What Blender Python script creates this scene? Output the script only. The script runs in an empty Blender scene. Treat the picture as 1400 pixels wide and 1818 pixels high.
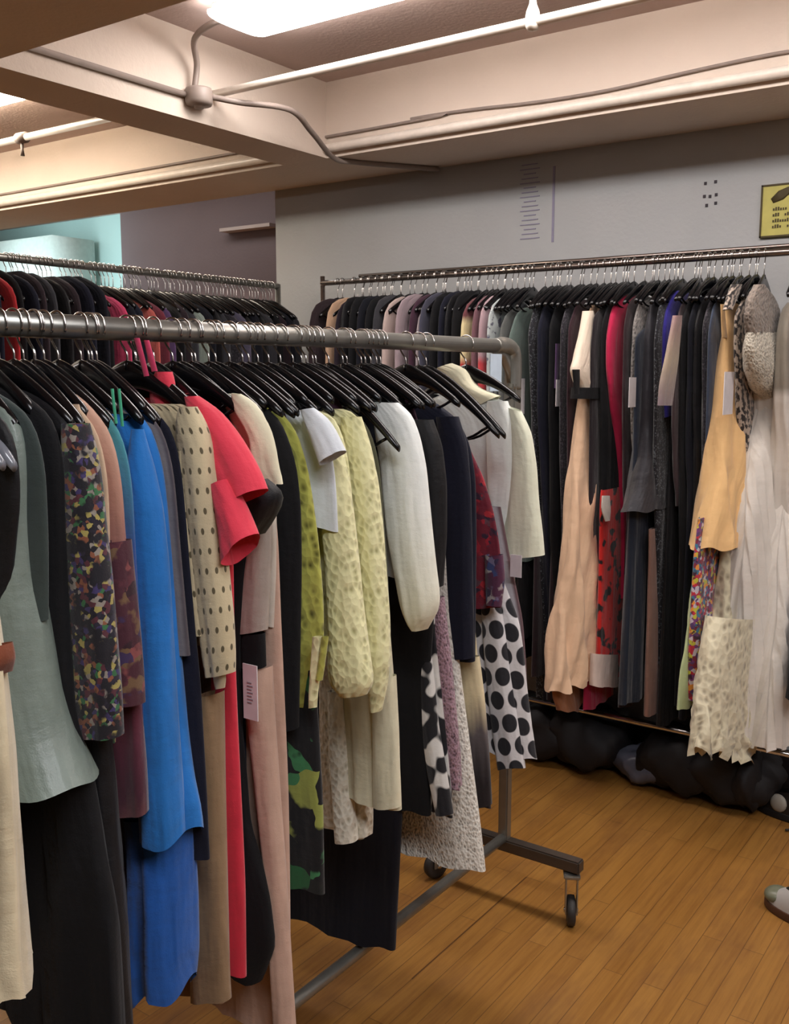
import bpy, math, random
from mathutils import Vector
random.seed(7)
PI = math.pi
scene = bpy.context.scene
COL = scene.collection

# ------------------------------------------------------------------ camera
FOC = 1740.0; YAW = math.radians(35.2); PIT = math.radians(8.1); HC = 1.61
cy, sy, cp, sp = math.cos(YAW), math.sin(YAW), math.cos(PIT), math.sin(PIT)
FW = (-sy*cp, cy*cp, -sp); RT = (cy, sy, 0.0); UP = (-sy*sp, cy*sp, cp)
def ray(px, py):
    a = (px-700)/FOC; b = -(py-909)/FOC
    return tuple(FW[i]+a*RT[i]+b*UP[i] for i in range(3))
def onX(px, py, X):
    r = ray(px, py); t = X/r[0]; return (X, r[1]*t, HC+r[2]*t)
def onY(px, py, Y):
    r = ray(px, py); t = Y/r[1]; return (r[0]*t, Y, HC+r[2]*t)
def onZ(px, py, Z):
    r = ray(px, py); t = (Z-HC)/r[2]; return (r[0]*t, r[1]*t, Z)
cam_d = bpy.data.cameras.new('camera'); cam = bpy.data.objects.new('camera', cam_d); COL.objects.link(cam)
cam.location = (0, 0, HC); cam.rotation_euler = (PI/2-PIT, 0, YAW)
cam_d.sensor_fit = 'HORIZONTAL'; cam_d.sensor_width = 36; cam_d.lens = FOC/1400*36; cam_d.clip_start = .02
scene.camera = cam

# ------------------------------------------------------------------ materials
def srgb(r, g, b):
    f = lambda c: (c/255/12.92) if c/255 <= .04045 else ((c/255+.055)/1.055)**2.4
    return (f(r), f(g), f(b), 1.0)
class NT:
    def __init__(s, name):
        s.m = bpy.data.materials.new(name); s.m.use_nodes = True
        s.t = s.m.node_tree; s.N = s.t.nodes; s.L = s.t.links
        s.b = s.N['Principled BSDF']
    def n(s, typ, **kw):
        o = s.N.new(typ)
        for k, v in kw.items():
            if k.startswith('i_'): o.inputs[k[2:].replace('_', ' ')].default_value = v
            else: setattr(o, k, v)
        return o
    def l(s, a, b): s.L.new(a, b)
    def coord(s, kind='UV', scale=(1,1,1), loc=(0,0,0)):
        c = s.n('ShaderNodeTexCoord'); m = s.n('ShaderNodeMapping')
        m.inputs['Scale'].default_value = scale; m.inputs['Location'].default_value = loc
        s.l(c.outputs[kind], m.inputs['Vector']); return m.outputs['Vector']
    def noise(s, vec, scale, detail=2, rough=.5):
        n = s.n('ShaderNodeTexNoise'); n.inputs['Scale'].default_value = scale
        n.inputs['Detail'].default_value = detail; n.inputs['Roughness'].default_value = rough
        s.l(vec, n.inputs['Vector']); return n
    def ramp(s, fac, stops, const=False):
        r = s.n('ShaderNodeValToRGB'); e = r.color_ramp.elements
        while len(e) < len(stops): e.new(.5)
        for i, (p, c) in enumerate(stops): e[i].position = p; e[i].color = c if len(c) == 4 else (*c, 1)
        if const: r.color_ramp.interpolation = 'CONSTANT'
        s.l(fac, r.inputs['Fac']); return r.outputs['Color']
    def mix(s, fac, a, b, mode='MIX'):
        m = s.n('ShaderNodeMix', data_type='RGBA', blend_type=mode)
        for sock, v in ((m.inputs[0], fac), (m.inputs[6], a), (m.inputs[7], b)):
            if isinstance(v, (int, float)): sock.default_value = v
            elif isinstance(v, tuple): sock.default_value = v
            else: s.l(v, sock)
        return m.outputs[2]
    def math(s, op, a, b=0.0):
        m = s.n('ShaderNodeMath', operation=op)
        for i, v in enumerate((a, b)):
            if isinstance(v, (int, float)): m.inputs[i].default_value = v
            else: s.l(v, m.inputs[i])
        return m.outputs[0]
    def bump(s, h, dist=.002, strength=.6):
        b = s.n('ShaderNodeBump'); b.inputs['Distance'].default_value = dist; b.inputs['Strength'].default_value = strength
        s.l(h, b.inputs['Height']); s.l(b.outputs[0], s.b.inputs['Normal'])
    def base(s, c):
        if isinstance(c, tuple): s.b.inputs['Base Color'].default_value = c
        else: s.l(c, s.b.inputs['Base Color'])
_cache = {}
def fin(t, rough=.85, sheen=.25, spec=.3):
    t.b.inputs['Roughness'].default_value = rough
    t.b.inputs['Specular IOR Level'].default_value = spec
    t.b.inputs['Sheen Weight'].default_value = sheen
    return t.m
def wrinkle(t, vec=None, amt=.004, weave=True):
    v = t.coord('UV', (7, 1.2, 1)); n = t.noise(v, 1.8, 3, .6)
    n3 = t.noise(t.coord('UV', (3, 5, 1), (.3, .1, 0)), 3.2, 4, .55)
    h = t.math('ADD', n.outputs['Fac'], t.math('MULTIPLY', n3.outputs['Fac'], .35))
    if weave:
        w = t.noise(t.coord('UV', (1, 1, 1)), 420, 1); h = t.math('ADD', h, t.math('MULTIPLY', w.outputs['Fac'], .025))
    t.bump(h, amt*7, .5)
def cloth(r, g, b, rough=.85, sheen=.2, var=.12, amt=.004, spec=.3):
    k = ('c', r, g, b, rough)
    if k in _cache: return _cache[k]
    t = NT('cloth_%d_%d_%d' % (r, g, b))
    n = t.noise(t.coord('UV', (6, 1.5, 1)), 3, 3)
    c = srgb(r, g, b); d = tuple(x*(1-var*2) for x in c[:3])+(1,); l_ = tuple(min(1, x*(1+var)) for x in c[:3])+(1,)
    t.base(t.ramp(n.outputs['Fac'], [(.3, d), (.7, l_)])); wrinkle(t, amt=amt)
    _cache[k] = fin(t, rough, sheen, spec); return _cache[k]
def print_mat(name, cols, scale=40, base=None, basefac=.5, sc2=None, rough=.75, stretch=(1, 1, 1)):
    """patchwork print: random coloured cells broken up by a noise-shaped ground"""
    t = NT(name); v0 = t.coord('UV', stretch)
    nz = t.noise(v0, scale*.8, 2); va = t.n('ShaderNodeVectorMath', operation='MULTIPLY_ADD')
    t.l(nz.outputs['Color'], va.inputs[0]); va.inputs[1].default_value = (.8/scale*1.2,)*3; t.l(v0, va.inputs[2])
    vo = t.n('ShaderNodeTexVoronoi'); vo.inputs['Scale'].default_value = scale; t.l(va.outputs[0], vo.inputs['Vector'])
    sx = t.n('ShaderNodeSeparateColor'); t.l(vo.outputs['Color'], sx.inputs[0])
    c = t.ramp(sx.outputs[0], [(i/len(cols), srgb(*q)) for i, q in enumerate(cols)], True)
    if base:
        nb = t.noise(v0, sc2 or scale*.35, 3)
        f = t.ramp(nb.outputs['Fac'], [(basefac-.03, (0, 0, 0)), (basefac+.03, (1, 1, 1))])
        c = t.mix(f, srgb(*base), c)
    t.base(c); wrinkle(t); return fin(t, rough)
def blotch(name, a, b, scale, thr=.5, stretch=(1, 1, 1), detail=2, edge=.02, rough=.75):
    t = NT(name); n = t.noise(t.coord('UV', stretch), scale, detail)
    t.base(t.ramp(n.outputs['Fac'], [(thr-edge, srgb(*a)), (thr+edge, srgb(*b))])); wrinkle(t); return fin(t, rough)
def lace(name, a, b, scale=90, rough=.9, depth=.004):
    t = NT(name); v = t.coord('UV', (1, .7, 1))
    vo = t.n('ShaderNodeTexVoronoi'); vo.inputs['Scale'].default_value = scale; t.l(v, vo.inputs['Vector'])
    n = t.noise(v, scale*.4, 3)
    h = t.math('ADD', vo.outputs['Distance'], n.outputs['Fac'])
    t.base(t.ramp(h, [(.45, srgb(*a)), (1.05, srgb(*b))])); t.bump(h, depth, 1.0); return fin(t, rough)
def dots(name, ground, dot, su, sv, rad=.36, jitter=0, aspect=None):
    t = NT(name); v = t.coord('UV', (1/su, 1/sv, 1), (.5, .3, 0)); s_ = t.n('ShaderNodeSeparateXYZ'); t.l(v, s_.inputs[0])
    row = t.math('FLOOR', s_.outputs[1]); off = t.math('MULTIPLY', t.math('MODULO', row, 2), .5)
    fx = t.math('SUBTRACT', t.math('FRACT', t.math('ADD', s_.outputs[0], off)), .5)
    fy = t.math('SUBTRACT', t.math('FRACT', s_.outputs[1]), .5)
    d = t.math('SQRT', t.math('ADD', t.math('MULTIPLY', fx, fx), t.math('MULTIPLY', fy, fy)))
    t.base(t.ramp(d, [(rad-.02, srgb(*dot)), (rad+.02, srgb(*ground))])); wrinkle(t); return fin(t, .8)
def zgrad(name, stops, noise=.0):
    """dyed bands running down the garment, by UV v (metres from the top)"""
    t = NT(name); v = t.coord('UV'); s_ = t.n('ShaderNodeSeparateXYZ'); t.l(v, s_.inputs[0])
    n = t.noise(t.coord('UV', (40, 3, 1)), 1.5, 3)
    f = t.math('ADD', s_.outputs[1], t.math('MULTIPLY', t.math('SUBTRACT', n.outputs['Fac'], .5), noise))
    t.base(t.ramp(f, [(p, srgb(*c)) for p, c in stops])); wrinkle(t); return fin(t, .85)
def stripes(name, a, b, freq, dirv=1, noise=.4, thr=.5):
    t = NT(name); v = t.coord('UV'); s_ = t.n('ShaderNodeSeparateXYZ'); t.l(v, s_.inputs[0])
    n = t.noise(v, 60, 3)
    f = t.math('ADD', t.math('MULTIPLY', s_.outputs[dirv], freq), t.math('MULTIPLY', n.outputs['Fac'], noise*2))
    f = t.math('ABSOLUTE', t.math('SINE', f))
    t.base(t.ramp(f, [(thr-.2, srgb(*a)), (thr+.2, srgb(*b))])); wrinkle(t); return fin(t, .9)
def simple(name, rgb, rough=.5, metal=0, spec=.5):
    t = NT(name); n = t.noise(t.coord('Object'), 30, 3); c = srgb(*rgb)
    t.base(t.ramp(n.outputs['Fac'], [(.3, tuple(x*.88 for x in c[:3])+(1,)), (.7, c)]))
    t.b.inputs['Metallic'].default_value = metal
    return fin(t, rough, 0, spec)
def emis(name, rgb, strength):
    t = NT(name); t.b.inputs['Emission Color'].default_value = srgb(*rgb); t.b.inputs['Emission Strength'].default_value = strength
    t.base(srgb(*rgb)); return t.m

# ------------------------------------------------------------------ object helpers
def link(name, verts, faces, mat, parent=None, smooth=True, uvs=None, loc=None):
    if loc is None and parent is None:
        xs = [v[0] for v in verts]; ys = [v[1] for v in verts]; zs = [v[2] for v in verts]
        loc = ((min(xs)+max(xs))/2, (min(ys)+max(ys))/2, min(zs))
    if parent is not None: off = parent_world(parent)
    else: off = loc
    o_loc = (0, 0, 0) if parent is not None else loc
    vv = [(v[0]-off[0], v[1]-off[1], v[2]-off[2]) for v in verts]
    me = bpy.data.meshes.new(name); me.from_pydata(vv, [], faces); me.update()
    if smooth: me.polygons.foreach_set('use_smooth', [True]*len(me.polygons))
    if uvs:
        ul = me.uv_layers.new(name='UVMap')
        li = [0]*len(me.loops); me.loops.foreach_get('vertex_index', li)
        fl = []
        for i in li: fl += [uvs[i][0], uvs[i][1]]
        ul.data.foreach_set('uv', fl)
    me.materials.append(mat)
    o = bpy.data.objects.new(name, me); COL.objects.link(o); o.location = o_loc
    if parent is not None: o.parent = parent
    return o
def parent_world(p):
    v = Vector((0, 0, 0))
    while p is not None: v += Vector(p.location); p = p.parent
    return v
def empty(name, loc):
    o = bpy.data.objects.new(name, None); COL.objects.link(o); o.location = loc; o.empty_display_size = .05; return o
def tag(o, label, cat, group=None, kind=None):
    o['label'] = label; o['category'] = cat
    if group: o['group'] = group
    if kind: o['kind'] = kind
    return o
def struct(o, label=None, cat=None):
    o['kind'] = 'structure'
    if label: o['label'] = label
    if cat: o['category'] = cat
    return o
def box_geo(x0, x1, y0, y1, z0, z1, bev=0):
    if bev <= 0:
        v = [(x0,y0,z0),(x1,y0,z0),(x1,y1,z0),(x0,y1,z0),(x0,y0,z1),(x1,y0,z1),(x1,y1,z1),(x0,y1,z1)]
        return v, [(0,3,2,1),(4,5,6,7),(0,1,5,4),(1,2,6,5),(2,3,7,6),(3,0,4,7)]
    import bmesh
    bm = bmesh.new(); bmesh.ops.create_cube(bm, size=1)
    for q in bm.verts: q.co = ((x0+x1)/2+q.co.x*(x1-x0), (y0+y1)/2+q.co.y*(y1-y0), (z0+z1)/2+q.co.z*(z1-z0))
    bmesh.ops.bevel(bm, geom=bm.edges[:], offset=bev, segments=2, affect='EDGES')
    v = [tuple(q.co) for q in bm.verts]; bm.verts.index_update(); f = [tuple(q.index for q in p.verts) for p in bm.faces]
    bm.free(); return v, f
def join(*gs):
    V, Fc = [], []
    for v, f in gs:
        k = len(V); V += v; Fc += [tuple(i+k for i in q) for q in f]
    return V, Fc
def tube(pts, r, sides=8, caps=True):
    pts = [Vector(p) for p in pts]; V, Fc = [], []; n = len(pts)
    rr = r if isinstance(r, (list, tuple)) else [r]*n
    up = Vector((0, 0, 1)); prev = None
    for i, p in enumerate(pts):
        d = (pts[min(i+1, n-1)]-pts[max(i-1, 0)]).normalized()
        if prev is None:
            a = d.cross(up if abs(d.z) < .9 else Vector((1, 0, 0))).normalized()
        else: a = (prev - d*prev.dot(d)).normalized()
        prev = a; b = d.cross(a)
        for j in range(sides):
            t = 2*PI*j/sides; q = p+(a*math.cos(t)+b*math.sin(t))*rr[i]; V.append(tuple(q))
    for i in range(n-1):
        for j in range(sides):
            k = (j+1) % sides; Fc.append((i*sides+j, i*sides+k, (i+1)*sides+k, (i+1)*sides+j))
    if caps: Fc.append(tuple(range(sides))[::-1]); Fc.append(tuple((n-1)*sides+j for j in range(sides)))
    return V, Fc
def bez(pts, k=8):
    """catmull-rom through pts"""
    out = []; P = [Vector(p) for p in pts]; P = [P[0]*2-P[1]]+P+[P[-1]*2-P[-2]]
    for i in range(1, len(P)-2):
        for j in range(k):
            t = j/k; a, b, c, d = P[i-1:i+3]
            out.append(.5*((2*b)+(c-a)*t+(2*a-5*b+4*c-d)*t*t+(3*b-a-3*c+d)*t**3))
    out.append(P[-2]); return out
def lathe(prof, cx, cy_, sides=20, axis='z', c3=0):
    V, Fc = [], []
    for r, h in prof:
        for j in range(sides):
            t = 2*PI*j/sides
            if axis == 'z': V.append((cx+r*math.cos(t), cy_+r*math.sin(t), h))
            elif axis == 'x': V.append((h, cx+r*math.cos(t), cy_+r*math.sin(t)))
            else: V.append((cx+r*math.cos(t), h, cy_+r*math.sin(t)))
    for i in range(len(prof)-1):
        for j in range(sides):
            k = (j+1) % sides; Fc.append((i*sides+j, i*sides+k, (i+1)*sides+k, (i+1)*sides+j))
    return V, Fc
def copy_tree(o, parent=None):
    c = o.copy(); COL.objects.link(c)
    if parent is not None: c.parent = parent
    for ch in list(o.children): copy_tree(ch, c)
    return c
# ------------------------------------------------------------------ setting
WY = 3.85; BZ = 2.52; CZ = 2.83; BY0 = 3.41
def wallmat(name, rgb, rough=.9, bumpd=.004, var=.94):
    t = NT(name); v = t.coord('Object'); n = t.noise(v, 2.5, 4); c = srgb(*rgb)
    t.base(t.ramp(n.outputs['Fac'], [(.35, tuple(x*var for x in c[:3])+(1,)), (.65, c)]))
    n2 = t.noise(v, 60, 3); t.bump(n2.outputs['Fac'], bumpd, .3); return fin(t, rough, 0, .2)
M_wall = wallmat('painted_wall', (172, 174, 176)); M_unseen = wallmat('dim_wall', (92, 84, 80)); M_ceil = wallmat('painted_ceiling', (196, 178, 172), bumpd=.006)
M_beam = wallmat('painted_beam', (222, 208, 195), bumpd=.006)
M_mauve = wallmat('mauve_wall', (128, 112, 114)); M_teal = wallmat('pale_teal_wall', (190, 214, 210))
M_dark = wallmat('dark_skirting', (30, 24, 24)); M_conduit = simple('conduit_paint', (150, 136, 128), .5, 0)
M_pipe = simple('white_pipe_paint', (235, 225, 214), .35)
def floor_mat():
    t = NT('maple_strip_floor'); c = t.n('ShaderNodeTexCoord'); m = t.n('ShaderNodeMapping')
    m.inputs['Rotation'].default_value = (0, 0, PI/2); t.l(c.outputs['Object'], m.inputs['Vector']); v = m.outputs['Vector']
    b = t.n('ShaderNodeTexBrick', offset=.37, offset_frequency=2)
    b.inputs['Color1'].default_value = (0, 0, 0, 1); b.inputs['Color2'].default_value = (1, 1, 1, 1); b.inputs['Mortar'].default_value = (.5, .5, .5, 1)
    b.inputs['Scale'].default_value = 1; b.inputs['Mortar Size'].default_value = .0012; b.inputs['Mortar Smooth'].default_value = .3
    b.inputs['Brick Width'].default_value = .85; b.inputs['Row Height'].default_value = .057; b.inputs['Bias'].default_value = 0
    t.l(v, b.inputs['Vector'])
    base = t.ramp(b.outputs['Color'], [(0, srgb(130, 88, 40)), (.5, srgb(143, 99, 46)), (1, srgb(155, 111, 54))])
    m2 = t.n('ShaderNodeMapping'); m2.inputs['Scale'].default_value = (1.2, 22, 1); t.l(v, m2.inputs['Vector'])
    g = t.noise(m2.outputs['Vector'], 4, 5, .6)
    base = t.mix(.5, base, t.ramp(g.outputs['Fac'], [(.3, srgb(118, 76, 34)), (.6, srgb(155, 110, 52))]), 'MIX')
    # worn grey-brown patches and knots
    m3 = t.n('ShaderNodeMapping'); m3.inputs['Scale'].default_value = (1.2, 3.0, 1); t.l(v, m3.inputs['Vector'])
    w = t.noise(m3.outputs['Vector'], 2.2, 4, .65)
    base = t.mix(t.ramp(w.outputs['Fac'], [(.5, (0, 0, 0)), (.72, (.55, .55, .55))]), base, srgb(108, 70, 38))
    base = t.mix(t.ramp(b.outputs['Fac'], [(0, (0, 0, 0)), (1, (.75, .75, .75))]), base, srgb(88, 56, 28))
    # the odd wide gap between strips
    s_ = t.n('ShaderNodeSeparateXYZ'); t.l(c.outputs['Object'], s_.inputs[0])
    gap = t.math('LESS_THAN', t.math('ABSOLUTE', t.math('SUBTRACT', t.math('FRACT', t.math('MULTIPLY', s_.outputs[0], 1/.456)), .5)), .006)
    gm = t.noise(c.outputs['Object'], .9, 1); gap = t.math('MULTIPLY', gap, t.math('GREATER_THAN', gm.outputs['Fac'], .5))
    base = t.mix(t.math('MULTIPLY', gap, .75), base, srgb(80, 50, 26))
    t.base(base); t.bump(b.outputs['Fac'], -.001, .5)
    r = t.ramp(w.outputs['Fac'], [(.3, (.3, .3, .3)), (.7, (.5, .5, .5))]); t.l(r, t.b.inputs['Roughness'])
    t.b.inputs['Specular IOR Level'].default_value = .35
    return t.m
def sbox(name, *a, mat, label=None):
    v, f = box_geo(*a); return struct(link(name, v, f, mat, smooth=False), label)
sbox('floor', -8, 3, -4, 7, -.1, 0, mat=floor_mat(), label='worn honey-coloured maple strip floor')
sbox('ceiling', -8, 3, -4, 7, CZ, CZ+.1, mat=M_ceil, label='painted concrete ceiling above the beams')
sbox('wall_back', -3.455, 3, WY, WY+.1, 0, CZ, mat=M_wall, label='grey-white wall behind the right-hand clothes rack')
sbox('trim_1', -8, 3, BY0, WY, BZ, CZ, mat=M_beam, label='deep cream ceiling beam running along the back wall')
sbox('trim_2', -3.01, -2.76, -4, BY0, BZ, CZ, mat=M_beam, label='cream cross beam running from the camera to the back beam')
sbox('trim_3', -2.76, 3, 1.42, 1.81, BZ, CZ, mat=M_beam, label='painted beam crossing the top left of the ceiling')
xm = onY(215, 430, 4.7)[0]
sbox('wall_recess', xm, -3.455, 4.7, 4.8, 0, CZ, mat=M_mauve, label='mauve-brown wall seen between the racks')
sbox('wall_far', -8, xm, 5.2, 5.3, 0, CZ, mat=M_teal, label='pale teal wall in the far left distance')
sbox('wall_left', -8.1, -8, -4, 7, 0, CZ, mat=M_unseen)
sbox('wall_right', 3, 3.1, -4, 7, 0, CZ, mat=M_unseen)
sbox('wall_front', -8, 3, -4.1, -4, 0, CZ, mat=M_unseen)
sbox('wall_return', xm, xm+.1, 4.8, 5.2, 0, CZ, mat=M_mauve)
sbox('baseboard_back', -3.455, 3, WY-.02, WY, 0, .16, mat=M_dark, label='dark skirting along the back wall')  # black strip stands in for the deep shade under the wall rack
# pale door head / ledge in the mauve recess
v, f = box_geo(onY(395, 400, 4.65)[0], onY(484, 404, 4.65)[0], 4.62, 4.7, onY(440, 408, 4.66)[2], onY(440, 402, 4.66)[2])
struct(link('trim_4', v, f, M_ceil, smooth=False), 'pale ledge high on the mauve wall')
# white cabinet tops behind the left rack
cz = onY(60, 428, 4.9)[2]
v, f = box_geo(onY(-40, 430, 4.9)[0], onY(122, 436, 4.9)[0], 4.75, 5.15, 0, cz, .01)
tag(link('cabinet', v, f, simple('cabinet_white', (214, 220, 214), .5)), 'pale tall cabinet behind the back-left rack', 'cabinet')
# faint ruled marks left on the wall
M_mark = simple('faded_mark', (140, 136, 158), .9); M_hole = simple('dark_hole', (60, 56, 62), .9)
gs = []
for i in range(17):
    p = onY(940, 292+i*8.2, WY-.001); L = .075+.02*math.sin(i*2.1)
    gs.append(box_geo(p[0]-L/2, p[0]+L/2, WY-.0025, WY+.001, p[2]-.002, p[2]+.002))
p = onY(984, 295, WY); q = onY(981, 430, WY); gs.append(box_geo(p[0]-.006, p[0]+.004, WY-.0025, WY+.001, q[2], p[2]))
v, f = join(*gs); struct(link('trim_5', v, f, M_mark, smooth=False), 'faded column of ruled marks on the back wall')
gs = []
for px, py in ((1252, 326), (1270, 323), (1250, 349), (1260, 349), (1271, 346), (1254, 365), (1270, 361)):
    p = onY(px, py, WY); gs.append(box_geo(p[0]-.005, p[0]+.005, WY-.003, WY+.001, p[2]-.005, p[2]+.006))
v, f = join(*gs); struct(link('trim_6', v, f, M_hole, smooth=False), 'cluster of small screw holes in the back wall')
# yellow-green notice, running out of the frame
a = onY(1353, 330, WY); b = onY(1353, 423, WY)
W_ = .27
sg = empty('wall_notice', (a[0]+W_/2, WY-.006, b[2])); tag(sg, 'olive-yellow printed notice on the grey wall above the rack', 'sign')
M_sign = simple('sign_olive', (186, 178, 96), .6); M_ink = simple('sign_ink', (70, 58, 28), .7)
v, f = box_geo(a[0], a[0]+W_, WY-.010, WY-.002, b[2], a[2]); link('board', v, f, M_sign, sg, False)
H_ = a[2]-b[2]; fr = .006
gs = [box_geo(a[0], a[0]+W_, WY-.013, WY-.009, a[2]-fr, a[2]), box_geo(a[0], a[0]+W_, WY-.013, WY-.009, b[2], b[2]+fr),
      box_geo(a[0], a[0]+fr, WY-.013, WY-.009, b[2], a[2]), box_geo(a[0]+W_-fr, a[0]+W_, WY-.013, WY-.009, b[2], a[2])]
v, f = join(*gs); link('border', v, f, M_ink, sg, False)
gs = []
for row, (y0, words) in enumerate(((.50, (.05, .06, .03, .05)), (.39, (.03, .07, .05, .04)), (.28, (.06, .03, .08)), (.17, (.04, .05, .03, .05)))):
    x = a[0]+.045
    for w in words:
        k = 0
        while k < w-.006:
            hh = .008+.004*((k*900) % 2 > 1); zz = b[2]+H_*y0
            gs.append(box_geo(x+k, x+k+.005, WY-.0125, WY-.0095, zz, zz+hh)); k += .0085
        x += w+.012
v, f = join(*gs); link('printed_lines', v, f, M_ink, sg, False)
zc = b[2]+H_*.78
v, f = tube([(a[0]+.04, WY-.012, zc-.018), (a[0]+.07, WY-.012, zc), (a[0]+.10, WY-.012, zc+.016), (a[0]+.12, WY-.012, zc+.018)], [.010, .019, .013, .004], 10)
v = [(x, WY-.0112+(y-(WY-.0112))*.12, z) for x, y, z in v]; link('symbol', v, f, M_ink, sg)

# --- pipes, conduits, lamps on the ceiling
PYY, PZ = 2.73, 2.63
sp_ = empty('sprinkler_pipe', (-1.5, PYY, PZ)); tag(sp_, 'long white painted pipe hung below the ceiling between the lamps', 'pipe')
v, f = tube([(-4.6, PYY, PZ), (3, PYY, PZ)], .0145, 12); link('pipe', v, f, M_pipe, sp_)
hx = onY(945, 45, PYY)[0]
v, f = tube([(hx, PYY, PZ), (hx, PYY, CZ)], .007, 8); link('hanger_rod', v, f, M_pipe, sp_)
v, f = lathe([(.001, PZ-.024), (.016, PZ-.022), (.021, PZ-.012), (.022, PZ+.012), (.019, PZ+.03), (.011, PZ+.05), (.008, PZ+.075), (.001, PZ+.08)], hx, PYY, 14); link('sprinkler_cup', v, f, M_pipe, sp_)
v, f = lathe([(.001, -3.96), (.024, -3.955), (.024, -3.90), (.001, -3.895)], PYY, PZ, 12, 'x'); link('end_coupling', v, f, M_conduit, sp_)
v, f = tube([(-3.93, PYY, PZ), (-3.93, PYY, PZ-.05), (-3.93, PYY, PZ-.075)], [.008, .006, .010], 8); link('sprinkler_head', v, f, M_conduit, sp_)
v, f = tube([(-7.9, BY0-.02, BZ+.035), (3, BY0-.02, BZ+.035)], .019, 12)
tag(link('beam_pipe', v, f, M_pipe), 'bright white pipe fixed along the bottom edge of the back beam', 'pipe')
pts = [(-7.9, BY0-.008, BZ+.085)]+[(-2.6+i*.28, BY0-.008, BZ+.086+.012*math.sin(i*1.3)) for i in range(20)]
v, f = tube(bez(pts, 4), .006, 6); tag(link('cable', v, f, M_conduit), 'thin slack cable along the face of the back beam', 'cable')
JX, JY, JZ = -2.725, 2.635, 2.60
v, f = tube([(-2.748, -3.9, JZ), (-2.748, JY, JZ)], .011, 8); tag(link('conduit', v, f, M_conduit), 'grey conduit running along the side of the cross beam', 'conduit')
jb = empty('junction_box', (JX, JY, JZ)); tag(jb, 'round grey junction box where the ceiling conduits meet', 'junction box')
v, f = lathe([(.001, JZ-.035), (.045, JZ-.032), (.050, JZ-.02), (.050, JZ+.018), (.046, JZ+.026), (.001, JZ+.028)], JX, JY, 20); link('body', v, f, M_conduit, jb)
v, f = lathe([(.001, JZ-.042), (.018, JZ-.042), (.02, JZ-.034)], JX, JY, 12); link('cover_screw', v, f, M_conduit, jb)
v, f = tube(bez([(JX, JY-.02, JZ+.02), (-2.71, 2.615, 2.70), (-2.66, 2.56, 2.765), (-2.55, 2.54, 2.79), (-2.44, 2.54, 2.79)], 8), .011, 8)
tag(link('flexible_conduit', v, f, M_conduit), 'curved conduit rising from the junction box to the lamp end', 'conduit')
c1 = [(JX+.03, JY+.03, JZ), (-2.62, 2.74, 2.585), (-2.54, 2.92, 2.585), (-2.60, 3.12, 2.55), (-2.70, 3.38, 2.510), (-2.68, 3.50, 2.510), (-2.58, 3.66, 2.510), (-2.46, 3.83, 2.508)]
v, f = tube(bez(c1, 8), .011, 8); tag(link('flexible_conduit', v, f, M_conduit), 'drooping conduit from the junction box under the back beam to the wall', 'conduit')
c1 = [(-2.58, 3.385, 2.60), (-2.42, 3.39, 2.575), (-2.2, 3.395, 2.585), (-1.9, 3.397, 2.60)]

M_lamp = emis('lamp_diffuser', (255, 249, 245), 11.0); M_warm = M_lamp; M_lampbody = simple('lamp_body', (235, 228, 220), .4)
def lamp(x0, x1, y0, y1, label, zb=2.775):
    r = empty('ceiling_lamp', ((x0+x1)/2, (y0+y1)/2, CZ)); tag(r, label, 'lamp', None)
    v, f = box_geo(x0, x1, y0+.03, y1-.03, CZ-.03, CZ, .004); link('lamp_body', v, f, M_lampbody, r, False)
    # curved wrap diffuser with closed ends
    V, Fc = [], []; n = 14; ym = (y0+y1)/2; hw = (y1-y0)/2
    xs = [x0, x0+.012]+[x0+(x1-x0)*i/6 for i in range(1, 6)]+[x1-.012, x1]
    for xi, x in enumerate(xs):
        k = .93 if xi in (0, len(xs)-1) else 1
        for j in range(n+1):
            a_ = PI*j/n; V.append((x, ym-hw*k*math.copysign(abs(math.cos(a_))**.6, math.cos(a_)), CZ-.032-(CZ-.032-zb)*k*math.sin(a_)**.7))
    for i in range(len(xs)-1):
        for j in range(n): Fc.append((i*(n+1)+j, i*(n+1)+j+1, (i+1)*(n+1)+j+1, (i+1)*(n+1)+j))
    Fc.append(tuple(range(n+1))); Fc.append(tuple((len(xs)-1)*(n+1)+j for j in range(n+1))[::-1])
    link('diffuser', V, Fc, M_lamp, r); return r
lamp(-2.5, .0, 2.455, 2.74, 'long lit fluorescent lamp on the ceiling near the cross beam')
pl = onZ(66, 186, 2.775)
M_lamp = emis('lamp_diffuser_left', (255, 243, 222), 20.0)
lamp(pl[0]-2.4, pl[0], 2.455, 2.74, 'lit fluorescent lamp beyond the cross beam at the left edge')
M_lamp = emis('lamp_diffuser_front', (248, 251, 255), 15.0)
lamp(-.5, 1.9, .25, .52, 'fluorescent lamp on the ceiling behind the viewer')  # added out of view for frontal light on the front rack
M_lamp = M_warm
lamp(.45, 2.4, 2.41, 2.68, 'fluorescent lamp further along the ceiling to the right')
M_lamp = emis('lamp_diffuser_cool', (236, 240, 236), 2.6)
lamp(-5.9, -4.0, 4.08, 4.33, 'cool fluorescent lamp hidden beyond the back beam'); M_lamp = M_warm  # added out of view to lift the mauve recess
lamp(-6.6, -4.2, .25, .52, 'fluorescent lamp over the far left of the room')

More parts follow.
